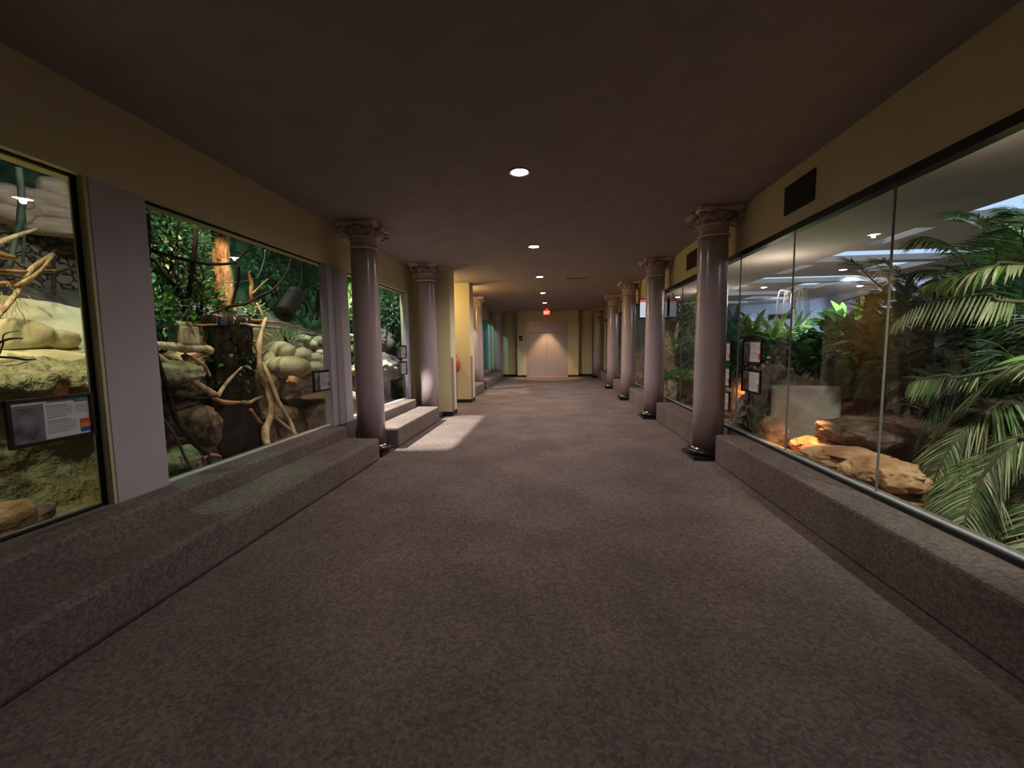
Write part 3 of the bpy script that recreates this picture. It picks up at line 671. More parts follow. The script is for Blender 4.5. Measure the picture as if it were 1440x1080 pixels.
# rock ledges behind glass
prof_sheet('trim_23', [(-3.55, .02), (-3.72, .35), (-3.74, .66), (-3.95, .72), (-4.02, .78), (-3.98, 1.12), (-4.15, 1.22), (-4.8, 1.3), (-5.3, 1.9)], 5.15, 9.5, 90, 60, rockb, amp=.07, freq=2, ridge=.1, label='brown rock terrace below the boulders behind the left glass')
prof_sheet('trim_24', [(-4.0, .02), (-4.15, .4), (-4.4, .55), (-4.5, .9), (-4.9, 1.0), (-5.2, 1.3)], 3.4, 5.2, 60, 50, rockb, amp=.10, freq=2.2, ridge=.1, label='brown tumbled rock bank behind the driftwood')
prof_sheet('trim_25', [(-4.9, 1.1), (-5.3, 1.7), (-5.9, 2.1), (-6.6, 2.5)], 4.0, 9.5, 50, 30, rockg, amp=.12, freq=1.6, label='grassy grey bank rising behind the boulders')
bd = [(403, 517, 31, 14, -3.95, 'broad flat olive boulder, largest of the pile'), (392, 494, 21, 12, -4.3, 'round olive boulder at the top of the pile'), (425, 499, 12, 9.5, -4.25, 'medium round boulder right of the top boulder'), (377, 505, 10, 11, -4.25, 'tan boulder just right of the driftwood trunk'), (444, 504, 8, 7, -4.2, 'small round boulder in the middle right of the pile'), (450, 496, 6, 4, -4.4, 'smallest boulder at the upper right of the pile'), (460, 507, 9, 9, -4.2, 'grey boulder at the right edge of the pile'), (440, 517, 19, 8, -3.92, 'low grey boulder with a chipped edge beside the framed sign'), (437, 484, 9, 6, -4.7, 'squared stone above the pile on the left'), (452, 480, 12, 7, -4.75, 'squared stone above the pile on the right'), (425, 476, 12, 5, -4.8, 'flat stone highest above the pile')]
for a, b_, ra, rb, X, lab in bd:
    p = at(a, b_, X=X); d = (p - CAM).length; k = p.y / FPX
    boulder('boulder', p, (ra * k * 1.15, ra * k * .9, rb * k * 1.22), boulderm, lab, 'boulder', amp=.06, freq=.9, group='boulders behind the driftwood window')
for a, b_, ra, rb, X, mt, lab in ((252, 648, 36, 22, -3.62, rockm, 'wet speckled rock at the lower left of the driftwood window'), (262, 590, 34, 24, -3.95, rockb, 'brown rounded rock behind the left vines'), (250, 548, 34, 18, -4.1, rockb, 'smooth brown rock under the left log'), (290, 600, 20, 30, -4.05, rockb, 'dark brown rock beside the dark stump'), (430, 560, 34, 12, -3.78, rockb, 'overhanging brown rock shelf right of the driftwood'), (412, 535, 9, 7, -3.72, sand, 'flat orange stone resting under the broad boulder')):
    p = at(a, b_, X=X); k = p.y / FPX
    boulder('rock', p, (ra * k, ra * k, rb * k), mt, lab, 'rock', amp=.14, freq=1.2, sub=4, crag=.16)
g2 = 'driftwood in the second left window'
branch('driftwood', px([(374, 448, -3.9), (369, 463, -3.88), (364, 493, -3.85), (367, 527, -3.8), (375, 548, -3.78), (382, 570, -3.7), (379, 590, -3.62), (373, 607, -3.55), (376, 628, -3.45)]), [.022, .028, .034, .036, .038, .038, .036, .045, .04], bark_l, 'main crooked pale driftwood trunk standing on the ledge', 'driftwood', g2, 10)
branch('driftwood', px([(346, 471, -4.0), (352, 485, -3.95), (360, 500, -3.9), (373, 518, -3.8), (383, 543, -3.7), (393, 568, -3.62), (408, 593, -3.52), (415, 610, -3.42), (423, 616, -3.35)]), [.008, .022, .026, .026, .028, .028, .026, .024, .012], bark_l, 'thinner pale driftwood leg leaning to the right', 'driftwood', g2, 10)
branch('driftwood', px([(380, 628, -3.40), (397, 622, -3.42), (415, 612, -3.45)]), [.022, .028, .016], bark_l, 'short log lying at the foot of the driftwood', 'driftwood', g2)
branch('driftwood', px([(386, 588, -3.75), (398, 597, -3.7), (412, 608, -3.62)]), [.022, .026, .028], bark_l, 'short slanting log behind the driftwood legs', 'driftwood', g2)
branch('driftwood', px([(340, 565, -3.9), (350, 566, -3.88), (362, 560, -3.85), (376, 556, -3.8)]), [.02, .026, .018, .016], bark_l, 'side stub sticking left from the main driftwood', 'driftwood', g2)
branch('log', px([(213, 484, -3.95), (235, 487, -3.95), (262, 489, -3.95), (290, 492, -3.95), (296, 494, -3.95)]), [.03, .045, .05, .052, .05], bark_l, 'thick level pale log at the left of the driftwood window', 'log', wob=.35, n=12)
m = MB(); p = at(258, 472, X=-4.0); m.obox(p, (.10, 0, 0), (0, .11, 0), (0, 0, .10)); m.obox(p + Vector((0, .13, -.05)), (.07, 0, 0), (0, .05, 0), (0, 0, .06)); m.obox(p + Vector((.02, -.03, .12)), (.06, 0, 0), (0, .08, 0), (0, 0, .03))
tag(m.build('wood_block', bark_l, None, .02), 'pale squared wood block standing on the thick level log', 'wood block')
branch('log', px([(212, 492, -3.9), (235, 510, -3.9), (262, 528, -3.85), (285, 545, -3.8), (302, 556, -3.75)]), [.02, .03, .034, .036, .042], bark_l, 'long pale log sloping down to the dark stump', 'log', n=10)
branch('log', px([(258, 498, -4.1), (268, 515, -4.05), (278, 534, -4.0)]), [.03, .03, .024], bark_l, 'short steep log crossing the sloping log', 'log')
branch('log', px([(255, 520, -4.2), (275, 508, -4.2), (294, 501, -4.2)]), [.02, .026, .016], bark_o, 'orange log rising to the right behind the sloping log', 'log')
branch('log', px([(262, 512, -4.25), (272, 502, -4.25), (290, 497, -4.25)]), [.03, .04, .02], bark_o, 'upper orange slab of wood under the level log', 'log')
branch('branch', px([(306, 558, -3.75), (316, 542, -3.75), (328, 528, -3.75), (340, 516, -3.75)]), [.024, .02, .016, .01], bark_l, 'forked branch rising right from the dark stump', group=g2)
branch('branch', px([(226, 553, -3.7), (245, 556, -3.7), (275, 560, -3.7), (303, 557, -3.7)]), [.014, .015, .014, .01], bark_d, 'thin dark branch sagging below the sloping log', group=g2)
g3 = 'perching branches across the second left window'
for pts, rr, mt, lab in (
    ([(213, 352, -4.0), (240, 360, -4.0), (270, 367, -4.0), (295, 371, -4.05), (318, 371, -4.1), (330, 368, -4.15)], [.02, .02, .02, .02, .018, .018], bark_d, 'upper dark branch running level from the pillar'),
    ([(330, 370, -4.15), (340, 358, -4.15), (352, 351, -4.2), (362, 347, -4.2)], [.02, .016, .012, .008], bark_d, 'dark fork rising right from the upper branch'),
    ([(212, 360, -3.9), (224, 373, -3.9), (238, 392, -3.9), (250, 408, -3.95), (258, 422, -4), (263, 445, -4)], [.018, .018, .02, .024, .022, .016], bark_d, 'dark branch sloping down from the pillar'),
    ([(276, 319, -4.0), (274, 345, -4.0), (271, 375, -4.0), (267, 405, -4.0), (261, 435, -4.0), (258, 450, -4.0)], [.022, .024, .026, .026, .026, .02], bark_d, 'thick dark upright branch left of the tan trunk'),
    ([(266, 430, -3.95), (256, 448, -3.95), (250, 458, -3.95), (240, 462, -3.95)], [.014, .016, .016, .012], vine_m, 'short green curved branch below the upright one'),
    ([(300, 440, -4.2), (318, 432, -4.2), (340, 428, -4.15), (352, 424, -4.1), (366, 416, -4.05), (380, 410, -4), (394, 397, -4), (404, 382, -4), (409, 364, -4)], [.012, .02, .024, .022, .02, .018, .015, .012, .008], bark_d, 'long dark branch curving up to the right past the lamp'),
    ([(335, 375, -4.2), (335, 395, -4.2), (330, 415, -4.2), (327, 430, -4.2)], [.022, .02, .02, .018], bark_d, 'dark upright branch against the tan trunk'),
    ([(300, 398, -4.2), (330, 397, -4.2), (350, 394, -4.2)], [.006, .006, .005], bark_o, 'fine level twig in front of the tan trunk'),
    ([(356, 430, -4.2), (353, 412, -4.2), (354, 400, -4.2), (350, 388, -4.2), (346, 380, -4.2)], [.018, .024, .028, .026, .018], bark_o, 'stout reddish upright branch right of the tan trunk'),
    ([(354, 414, -4.15), (364, 404, -4.15), (377, 392, -4.15)], [.014, .01, .006], bark_o, 'thin reddish fork pointing up right'),
    ([(373, 352, -4.3), (371, 368, -4.3), (366, 382, -4.3), (361, 392, -4.3)], [.01, .01, .01, .008], vine_m, 'thin hanging vine below the beam'),
    ([(361, 426, -4.05), (367, 438, -4.0), (371, 447, -3.98)], [.014, .012, .012], bark_l, 'short pale twig above the main driftwood'),
    ([(225, 458, -4.1), (260, 457, -4.1), (300, 457, -4.1), (330, 455, -4.1)], [.01, .012, .012, .01], bark_o, 'thin level orange branch above the log'),
    ([(300, 443, -4.0), (330, 448, -4.0), (350, 450, -4.0), (375, 452, -4), (400, 456, -4), (425, 462, -4), (455, 473, -4.0)], [.014, .02, .02, .02, .016, .014, .008], bark_o, 'long curving branch sagging down to the right'),
    ([(338, 455, -3.9), (355, 458, -3.9), (378, 460, -3.9), (400, 462, -3.9)], [.016, .02, .02, .014], bark_l, 'short pale level branch crossing the driftwood top')):
    branch('branch', px(pts), rr, mt, lab, group=g3)
for i, (pts, rr, mt, lab) in enumerate((
    ([(214, 500, -4.0), (228, 494, -4.0), (243, 488, -3.98)], [.02, .024, .02], bark_d, 'dark stub under the thick level log'),
    ([(300, 560, -3.72), (316, 566, -3.7), (338, 566, -3.72)], [.022, .03, .016], bark_o, 'reddish splintered stub at the dark stump'),
    ([(352, 575, -3.75), (362, 590, -3.72), (372, 600, -3.7)], [.02, .024, .02], bark_o, 'splintered orange brown root left of the driftwood'),
    ([(262, 500, -4.05), (285, 512, -4.05), (296, 530, -4.0)], [.022, .022, .016], bark_l, 'pale stick falling right behind the sloping log'),
    ([(236, 412, -4.3), (255, 404, -4.3), (276, 398, -4.3)], [.016, .012, .008], vine_m, 'green mossy branch behind the clamped ring'),
    ([(285, 645, -3.4), (296, 640, -3.4), (310, 642, -3.42)], [.018, .02, .014], bark_o, 'small orange bark pieces lying by the lower left vines'),
    ([(278, 575, -3.8), (288, 590, -3.78), (292, 600, -3.76)], [.012, .014, .01], bark_o, 'short orange stick leaning below the sloping log'))):
    branch('stick', px(pts), rr, mt, lab, 'stick')
g4 = 'dark vines at the left of the second left window'
branch('vine', px([(218, 480, -3.5), (224, 510, -3.5), (230, 530, -3.5), (237, 555, -3.5), (246, 585, -3.5), (258, 605, -3.45), (275, 625, -3.42), (292, 640, -3.4), (297, 656, -3.35)]), [.014, .016, .02, .022, .024, .024, .024, .026, .02], bark_d, 'thick dark vine snaking down to the ledge', 'vine', g4)
branch('vine', px([(216, 575, -3.45), (230, 590, -3.45), (245, 612, -3.42), (258, 638, -3.4), (268, 656, -3.36), (280, 665, -3.3)]), [.011, .012, .013, .013, .013, .008], vine_m, 'thinner vine slanting to the bottom sill', 'vine', g4)
branch('vine', px([(207, 298, -3.45), (208, 330, -3.45), (207, 355, -3.45), (208, 385, -3.45)]), [.022, .022, .028, .014], bark_d, 'thick dark stem beside the flat lavender pillar', 'vine', g4)
m = MB()
pc = at(250, 410, X=-3.9)
vs = [(pc + Vector((0, math.cos(a) * .042, math.sin(a) * .042))) for a in [i * PI / 6 for i in range(13)]]
m.tube(vs, [.013] * 13, 6); tag(m.build('metal_ring', blackm), 'small black ring clamped on the sloping dark branch', 'ring')
# heat lamp
hl = empty('heat_lamp', at(408, 430, X=-3.85)); tag(hl, 'black can shaped heat lamp hanging tilted from a cable', 'lamp')
pA = at(416, 413, X=-3.9); pB = at(399, 441, X=-3.85); dirn = (pB - pA).normalized()
m = MB(); m.tube([pA, pA.lerp(pB, .5), pB], [.125, .125, .125], 28); m.build('lamp_housing', blackm, hl)
m = MB(); m.tube([pB, pB + dirn * .015], [.131, .131], 28); m.build('housing_rim', blackm, hl)
m = MB(); m.tube(px([(424, 424, -3.9), (431, 431, -3.9), (431, 440, -3.9), (427, 446, -3.9)]), [.02, .022, .02, .014], 8); m.build('bracket', blackm, hl)
m = MB(); m.tube(px([(424, 368, -4.0), (424, 385, -4), (422, 400, -3.95), (414, 406, -3.9), (406, 409, -3.88)]), [.008] * 5, 6); m.build('cable', blackm, hl)
m = MB(); m.tube(px([(418, 362, -4.0), (421, 400, -3.95), (420, 414, -3.9)]), [.005] * 3, 6); m.build('cable', blackm, hl)
m = MB(); p = at(336, 450, X=-4.0); m.lathe([(.05, -.03), (.085, .0), (.09, .03), (.08, .03), (.07, .0)], p, 16)
tag(m.build('blue_white_item', pmat('blue_white_plastic', (.10, .18, .45), (.7, .75, .85), rough=.4, scale=14)), 'small blue and white item lodged among the branches beside the tan trunk', 'tray')  # small blue and white item of unknown use, shaped as a dish
# foliage bay 2
bush('leafy_shrub', 'small leaved green shrub hanging at the upper left of the driftwood window', at(245, 345, X=-4.8), (.45, .55, .40), 640, .085, .032, [lf_mid, lf_dark, lf_dark, lf_pale])
bush('leafy_shrub', 'dense small leaved shrub behind the tan trunk', at(280, 385, X=-5.15), (.35, .42, .40), 700, .085, .032, [lf_mid, lf_dark, lf_blue, lf_pale])
bush('leafy_shrub', 'vivid green leafy plant beside the flat lavender pillar', at(225, 440, X=-4.15), (.26, .30, .34), 420, .09, .05, [lf_bright, lf_mid])
bush('leafy_shrub', 'dark leafy shrub low left of the tan trunk', at(280, 430, X=-4.9), (.4, .4, .35), 320, .11, .055, [lf_dark, lf_mid])
bush('leafy_shrub', 'small tuft of leaves below the curving dark branch', at(358, 440, X=-4.4), (.2, .22, .16), 130, .08, .04, [lf_mid, lf_pale])
bush('leafy_shrub', 'soft grey green foliage behind the hanging lamp', at(385, 375, X=-5.9), (.5, .8, .6), 520, .16, .06, [lf_dark, lf_blue, lf_mid])
bush('leafy_shrub', 'dark foliage at the upper right of the driftwood window', at(440, 400, X=-5.0), (.5, .8, .7), 380, .15, .06, [lf_dark, lf_blue])
bush('ferny_grass', 'thin yellow green grass growing above the boulders', at(405, 475, X=-4.75), (.2, .5, .14), 260, .2, .012, [lf_pale, lf_mid], 'grass', up=.8)
bush('leafy_shrub', 'deep green foliage at the back left of the driftwood window', at(235, 390, X=-5.6), (.3, .4, .7), 420, .14, .06, [lf_dark, lf_mid])
# bay 3
bush('leafy_shrub', 'bright sunlit green plant between the lavender pillar and the first left column', at(489, 450, X=-4.1), (.35, .45, .75), 560, .15, .07, [lf_bright, lf_mid, lf_pale], up=.1)
bush('leafy_shrub', 'silvery green leafy shrub filling the top of the third left window', at(552, 438, X=-3.66), (.26, .30, .62), 520, .13, .05, [lf_blue, lf_mid, lf_pale])
bush('leafy_shrub', 'low dark green plant beside the two signs of the third left window', at(563, 478, X=-3.48), (.14, .2, .35), 110, .16, .07, [lf_dark, lf_mid])
for a, b_, ra, rb, X, lab in ((530, 478, 24, 19, -3.85, 'tall pale grey rock in the third left window'), (532, 518, 33, 21, -3.72, 'large rounded grey rock below the tall pale rock'), (497, 520, 10, 8, -3.9, 'mossy rock seen between the pillar and the first left column')):
    p = at(a, b_, X=X); k = p.y / FPX
    boulder('rock', p, (ra * k, ra * k, rb * k), rockg if 'mossy' not in lab else rockm, lab, 'rock', amp=.2, sub=5, crag=.2)
branch('branch', px([(484, 440, -4.0), (492, 425, -4.0), (505, 410, -4.0)]), [.03, .035, .03], bark_l, 'pale slanting trunk between the lavender pillar and the first left column')
branch('branch', px([(484, 470, -3.8), (500, 474, -3.8), (515, 480, -3.8)]), [.025, .03, .03], bark_l, 'level bare branch between the lavender pillar and the first left column')

# far left exhibit
st('ceiling', (-5.6, -3.1, 13.15, YF + .6, 4.1, 4.2), dark, 'dark ceiling above the far left exhibit')
st('floor', (-5.6, -3.25, 13.15, YF + .6, -.1, .02), rockb, 'dark floor of the far left exhibit')
st('wall_left', (-5.6, -5.45, 13.15, YF + .6, 0, 4.2), tealmural, 'painted teal mural behind the far left window')
st('wall_left', (-5.6, -3.2, YF + .45, YF + .6, 0, 4.2), tealmural, 'painted teal end wall of the far left exhibit')
st('wall_left', (-5.6, -3.3, 13.05, 13.15, 0, 4.2), tealmural, 'near side wall of the far left exhibit')
p = at(686, 512, X=-3.8); boulder('rock', (-4.1, 20.3, .45), (.5, .6, .5), rockg, 'dark rock at the bottom of the far left teal window', 'rock', sub=3)
bush('leafy_shrub', 'dim plant in the far left teal window', (-4.3, 20.9, 1.3), (.4, .3, .8), 120, .25, .07, [lf_blue])

# ---------------- right exhibit
XR0, XR1 = 2.5, 10.5
# ceiling with skylight openings: built as strips in z = 3.3 .. 3.42
rowsA = [(y, y + 1.05) for y in (-.35, 2.75, 5.85, 8.95, 12.1, 15.2, 18.4)]
m = MB(); zc0, zc1 = H, H + .12
cuts = []
for a, b_ in rowsA: cuts.append((a, b_, [(5.65, 8.4)]))
for a, b_ in [(1.1, 2.2), (4.2, 5.3), (7.3, 8.4), (10.35, 11.55), (13.45, 14.75), (16.7, 17.8)]: cuts.append((a, b_, [(5.6, 5.9), (7.4, 8.4)]))
cuts.sort(); y = -3
for a, b_, op in cuts:
    m.box(2.50, XR1 + .7, y, a, zc0, zc1)
    xs = 2.50
    for o0, o1 in op: m.box(xs, o0, a, b_, zc0, zc1); xs = o1
    m.box(xs, XR1 + .7, a, b_, zc0, zc1); y = b_
m.box(2.50, XR1 + .7, y, YF + .6, zc0, zc1)
tag(m.build('ceiling', exceil), 'exhibit ceiling pierced by long skylights', kind='structure')
st('floor', (2.6, 11.2, -3, YF + .6, -.1, .0), sand, 'earthen floor of the right exhibit')
st('wall_right', (10.5, 10.65, -3, 19, 0, H), exwall, 'grey rear wall of the right exhibit')
st('wall_far', (2.47, 9.5, 20.3, 20.45, 0, H), exwall, 'blue grey end wall of the right exhibit')
dgw = MB(); dgw.obox((9.98, 19.65, 1.65), (.55, -.72, 0), (.06, .045, 0), (0, 0, 1.65)); tag(dgw.build('wall_right', exwall), 'diagonal grey corner wall of the right exhibit', kind='structure')
vg = empty('wall_vent', (9.8, 19.6, 2.3)); tag(vg, 'long dark grille high on the diagonal wall of the right exhibit', 'vent')
pv = at(1094, 445, Y=19.45)
m = MB(); dv = Vector((.55, -.72, 0)).normalized(); nv_ = Vector((-.8, -.6, 0)).normalized()
pv = Vector((9.98, 19.65, at(1094, 445, Y=19.5).z)) - dv * .05 + nv_ * .1
m.obox(pv, dv * .5, nv_ * .02, (0, 0, .12)); m.build('vent_back', dark, vg)
m = MB()
for k in range(9): m.obox(pv + dv * (-.44 + k * .11) + nv_ * .025, dv * .02, nv_ * .01, (0, 0, .1))
m.build('louvre', blackm, vg)
for i, (x, y) in enumerate(((6.58, 14.15), (9.54, 14.39), (6.98, 11.12), (4.6, 16.4))):
    d = copy_tree(dl0, (x + .33, y - DL[0], 0)); tag(d, 'small lit downlight in the right exhibit ceiling, ' + ('between two skylights in the middle', 'nearest the grey rear wall', 'closest to the palm', 'farthest along, near the glass')[i], 'ceiling light', 'downlights in the right exhibit ceiling')

# terrain of the right exhibit
def terr(x, y):
    z = .12 + .10 * noise.noise(Vector((x * .8, y * .8, 1))) + .05 * noise.noise(Vector((x * 2.5, y * 2.5, 4)))
    z += max(0, min(1, (x - 3.4) / 1.6)) * .35 + .10
    return z
sheet('floor', lambda u, v: (2.56 + 5.4 * v, -1 + 21.2 * u, terr(2.56 + 5.4 * v, -1 + 21.2 * u)), 260, 80, sand, amp=.06, freq=2.6, ridge=.4, label='orange lit rocky sand ground of the right exhibit')
# planter rock wall (continuous) carrying the plants
def plant_x(y): return 4.7 + .25 * math.sin(y * 1.1) + max(0, (y - 12) * .12)
def pw(u, v):
    y = 2.0 + 18 * u; x0 = plant_x(y)
    pr = [(x0 - .1, .1), (x0, .6), (x0 + .05, 1.1), (x0 + .25, 1.2), (x0 + 1.6, 1.25), (x0 + 3.8, 1.35)]
    t = max(0, min(v, .9999)) * 5; i = int(t); f = v * 5 - i
    return (pr[i][0] * (1 - f) + pr[i + 1][0] * f, y, pr[i][1] * (1 - f) + pr[i + 1][1] * f)
sheet('trim_30', pw, 220, 50, rockg, amp=.09, freq=1.5, ridge=.08, label='grey rock planter wall with a planted top in the right exhibit')
# rock blocks
def blk(a, b_, Y, r, mat, lab, flat=.55, rz=0, amp=.06, sub=5):
    p = at(a, b_, Y=Y); boulder('rock', p, r, mat, lab, 'rock', amp=amp, flat=flat, rz=rz, sub=sub, crag=.03 if mat is greyslab else .22)
slab = MB()
greyslab = pmat('grey_concrete_slab', (.26, .24, .21), (.38, .35, .31), rough=.85, scale=4, bump=.01, bscale=20)
p = at(1128, 583, Y=5.6)
pS = at(1130, 582, Y=5.6)
m = MB(); aS = Vector((.93, -.36, .0)).normalized(); nS = Vector((-.36, -.93, .12)).normalized(); uS = aS.cross(nS) * -1
if uS.z < 0: uS = -uS
m.obox(pS, aS * .37, nS * .10, uS * .36)
slab_o = m.build('rock_slab', greyslab, None, .05); tag(slab_o, 'large squared grey rock slab leaning over the glowing orange sand', 'rock')
spot('exhibit_or_fill_lamp', (3.0, 4.4, 2.5), pS, 32, (1, .9, .8), .5, .8, .08)  # added lamp that brightens the leaning slab
blk(1088, 575, 6.1, (.30, .3, .62), rockg, 'dark arched rock shape standing in for a reflection on the glass, left of the squared slab', flat=.9, rz=.2, amp=.12)  # dark reflection on the glass, modelled as a solid rock shape
blk(1052, 590, 6.6, (.18, .2, .42), rockg, 'narrow upright rock shape standing in for a reflection on the glass, below the two framed signs', flat=.9, amp=.14)  # part of the same glass reflection, also built as solid rock
blk(1087, 612, 5.7, (.18, .2, .24), sand, 'small tan boulder in front of the arched shape', flat=.9)
blk(1160, 545, 8.0, (.7, .5, .42), rockg, 'broad grey rock block behind the squared slab', flat=.5)
blk(1185, 535, 7.0, (.45, .4, .25), rockg, 'pale grey ledge block under the dark leafy plant', flat=.45)
blk(1035, 560, 7.6, (.35, .4, .38), sand, 'orange lit boulder beside the nearest right column', flat=.8)
blk(1030, 600, 6.6, (.12, .3, .10), rockg, 'low grey rock lying at the glass near the first right column', flat=.8)
blk(1195, 642, 4.5, (.34, .35, .09), sand, 'low glowing orange rock near the glass', flat=.9, amp=.14)
blk(1150, 628, 5.1, (.25, .25, .10), sand, 'flat orange rock in front of the squared slab', flat=.9, amp=.14)
blk(1215, 610, 4.9, (.42, .4, .15), rockb, 'dark brown rock in the shade of the palm', flat=.9, amp=.14)
blk(1245, 668, 3.9, (.28, .3, .14), sand, 'orange rock at the foot of the palm fronds', flat=.9, amp=.14)
blk(945, 555, 11.2, (.45, .4, .6), rockg, 'tall grey rock between the first and second right columns', flat=.7)
blk(975, 545, 10.2, (.5, .5, .5), rockg, 'broad grey rock below the bright ground cover', flat=.7)
blk(938, 565, 10.6, (.22, .3, .25), sand, 'small orange lit rock behind the second right column', flat=.8)
blk(905, 545, 14.0, (.5, .6, .4), rockb, 'brown rock between the second and third right columns', flat=.7)

# planter plants
rosette('birds_nest_plant', 'bright striped broadleaf plant just right of the nearest right column', at(1030, 500, Y=8.2), 70, .75, .11, [lf_pale, lf_bright, lf_blue], droop=1.0)
rosette('birds_nest_plant', 'second bright broadleaf plant above the two framed signs', at(1056, 498, Y=8.4), 60, .7, .11, [lf_pale, lf_bright, lf_mid], droop=1.0)
rosette('broadleaf_plant', 'blue green drooping plant below the striped plant, left of the framed signs', at(1036, 528, Y=7.8), 60, .6, .12, [lf_blue, lf_dark], droop=1.6)
rosette('variegated_plant', 'pale variegated plant right of the framed signs', at(1088, 500, Y=8.0), 70, .62, .10, [lf_pale, lf_pale, lf_bright], droop=.8)
bush('ground_plant', 'low yellow green leaves spilling over the planter right of the signs', at(1090, 504, Y=7.8), (.5, .3, .1), 160, .16, .08, [lf_pale, lf_bright, lf_mid], stem=False)
rosette('variegated_plant', 'lower pale green plant left of the hanging vine', at(1118, 503, Y=8.3), 55, .6, .10, [lf_pale, lf_mid], droop=.9)
bush('leafy_shrub', 'dark blue green shrub in the middle of the planter', at(1145, 498, Y=7.6), (.5, .35, .28), 260, .26, .11, [lf_dark, lf_blue])
bush('leafy_shrub', 'broad leaved umbrella plant rising behind the palm fronds', at(1195, 478, Y=7.2), (.55, .4, .42), 240, .30, .14, [lf_mid, lf_dark, lf_bright])
bush('leafy_shrub', 'dark shrub under the umbrella plant', at(1180, 505, Y=6.8), (.6, .35, .2), 260, .22, .09, [lf_dark, lf_mid])
bush('leafy_shrub', 'large dark shrub mass behind the palm', at(1330, 480, Y=5.6), (1.1, .6, .7), 900, .26, .11, [lf_dark, lf_mid, lf_blue])
bush('leafy_shrub', 'dark blue green shrub at the right edge behind the palm fronds', at(1420, 500, Y=4.6), (.8, .5, .7), 600, .24, .10, [lf_dark, lf_blue])
bush('leafy_shrub', 'tall smoky blue green shrub between the first two right columns', at(948, 462, Y=12.5), (.65, .6, .75), 620, .28, .09, [lf_blue, lf_dark])
bush('leafy_shrub', 'yellow green climbing shrub beside the nearest right column', at(981, 455, Y=11.5), (.35, .4, .75), 360, .18, .09, [lf_pale, lf_bright, lf_mid])
bush('leafy_shrub', 'tall dim blue green plant added to darken the view through the farthest right windows', (3.3, 19.35, 1.5), (.45, .45, 1.2), 420, .3, .1, [lf_dark, lf_blue])  # shrub put in to cover the bright end wall behind the glass
rosette('spiky_plant', 'spiky green plant in a grey rock pot between the first two right columns', at(950, 505, Y=10.4), 60, .72, .08, [lf_mid, lf_bright, lf_pale], droop=.9)
bush('leafy_shrub', 'dark glossy shrub beside the spiky plant', at(972, 508, Y=10.0), (.4, .3, .35), 240, .22, .11, [lf_dark, lf_blue, lf_mid])
bush('ground_cover', 'bright green low ground cover on the rock ledge between the first two right columns', at(958, 527, Y=9.6), (.6, .4, .07), 420, .12, .06, [lf_bright, lf_bright, lf_mid], stem=False)
bush('leafy_shrub', 'dim shrub between the second and third right columns', at(903, 488, Y=18.2), (.6, .6, .5), 240, .28, .1, [lf_blue, lf_dark])
bush('leafy_shrub', 'leafy plant far along the planter behind the third right column', (5.6, 18.4, 1.6), (.7, .7, .4), 200, .3, .1, [lf_blue, lf_dark])
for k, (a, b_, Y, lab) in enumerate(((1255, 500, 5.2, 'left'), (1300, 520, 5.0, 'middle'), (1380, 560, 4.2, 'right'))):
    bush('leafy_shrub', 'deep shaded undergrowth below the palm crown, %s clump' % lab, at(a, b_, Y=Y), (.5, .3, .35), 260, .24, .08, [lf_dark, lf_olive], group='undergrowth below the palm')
# hanging dead plant
hp = empty('hanging_plant', at(1117, 412, Y=9.2)); tag(hp, 'thin grey trunk with drooping dry fronds near the skylights', 'plant')
top = at(1116, 412, Y=9.2)
m = MB(); m.tube([at(1117, 472, Y=9.2), at(1118, 452, Y=9.2), at(1116, 435, Y=9.2), at(1115, 418, Y=9.2), top], [.05, .045, .045, .05, .035], 8, 0, .4); m.build('trunk', pmat('pale_grey_trunk', (.35, .31, .3), (.55, .5, .48), scale=20, rough=.8), hp)
m = MB()
for k in range(26):
    a = R_.uniform(0, 2 * PI); L = R_.uniform(.2, .5); d = Vector((math.cos(a), math.sin(a), 0))
    q = top + d * L * .55 + Vector((0, 0, .02))
    m.tube([top, top.lerp(q, .6) + Vector((0, 0, .05)), q, q + d * .05 + Vector((0, 0, -R_.uniform(.2, .75)))], [.008, .007, .006, .003], 4)
m.build('dry_frond', pmat('dry_frond_grey', (.20, .21, .2), (.36, .36, .33), scale=10), hp)

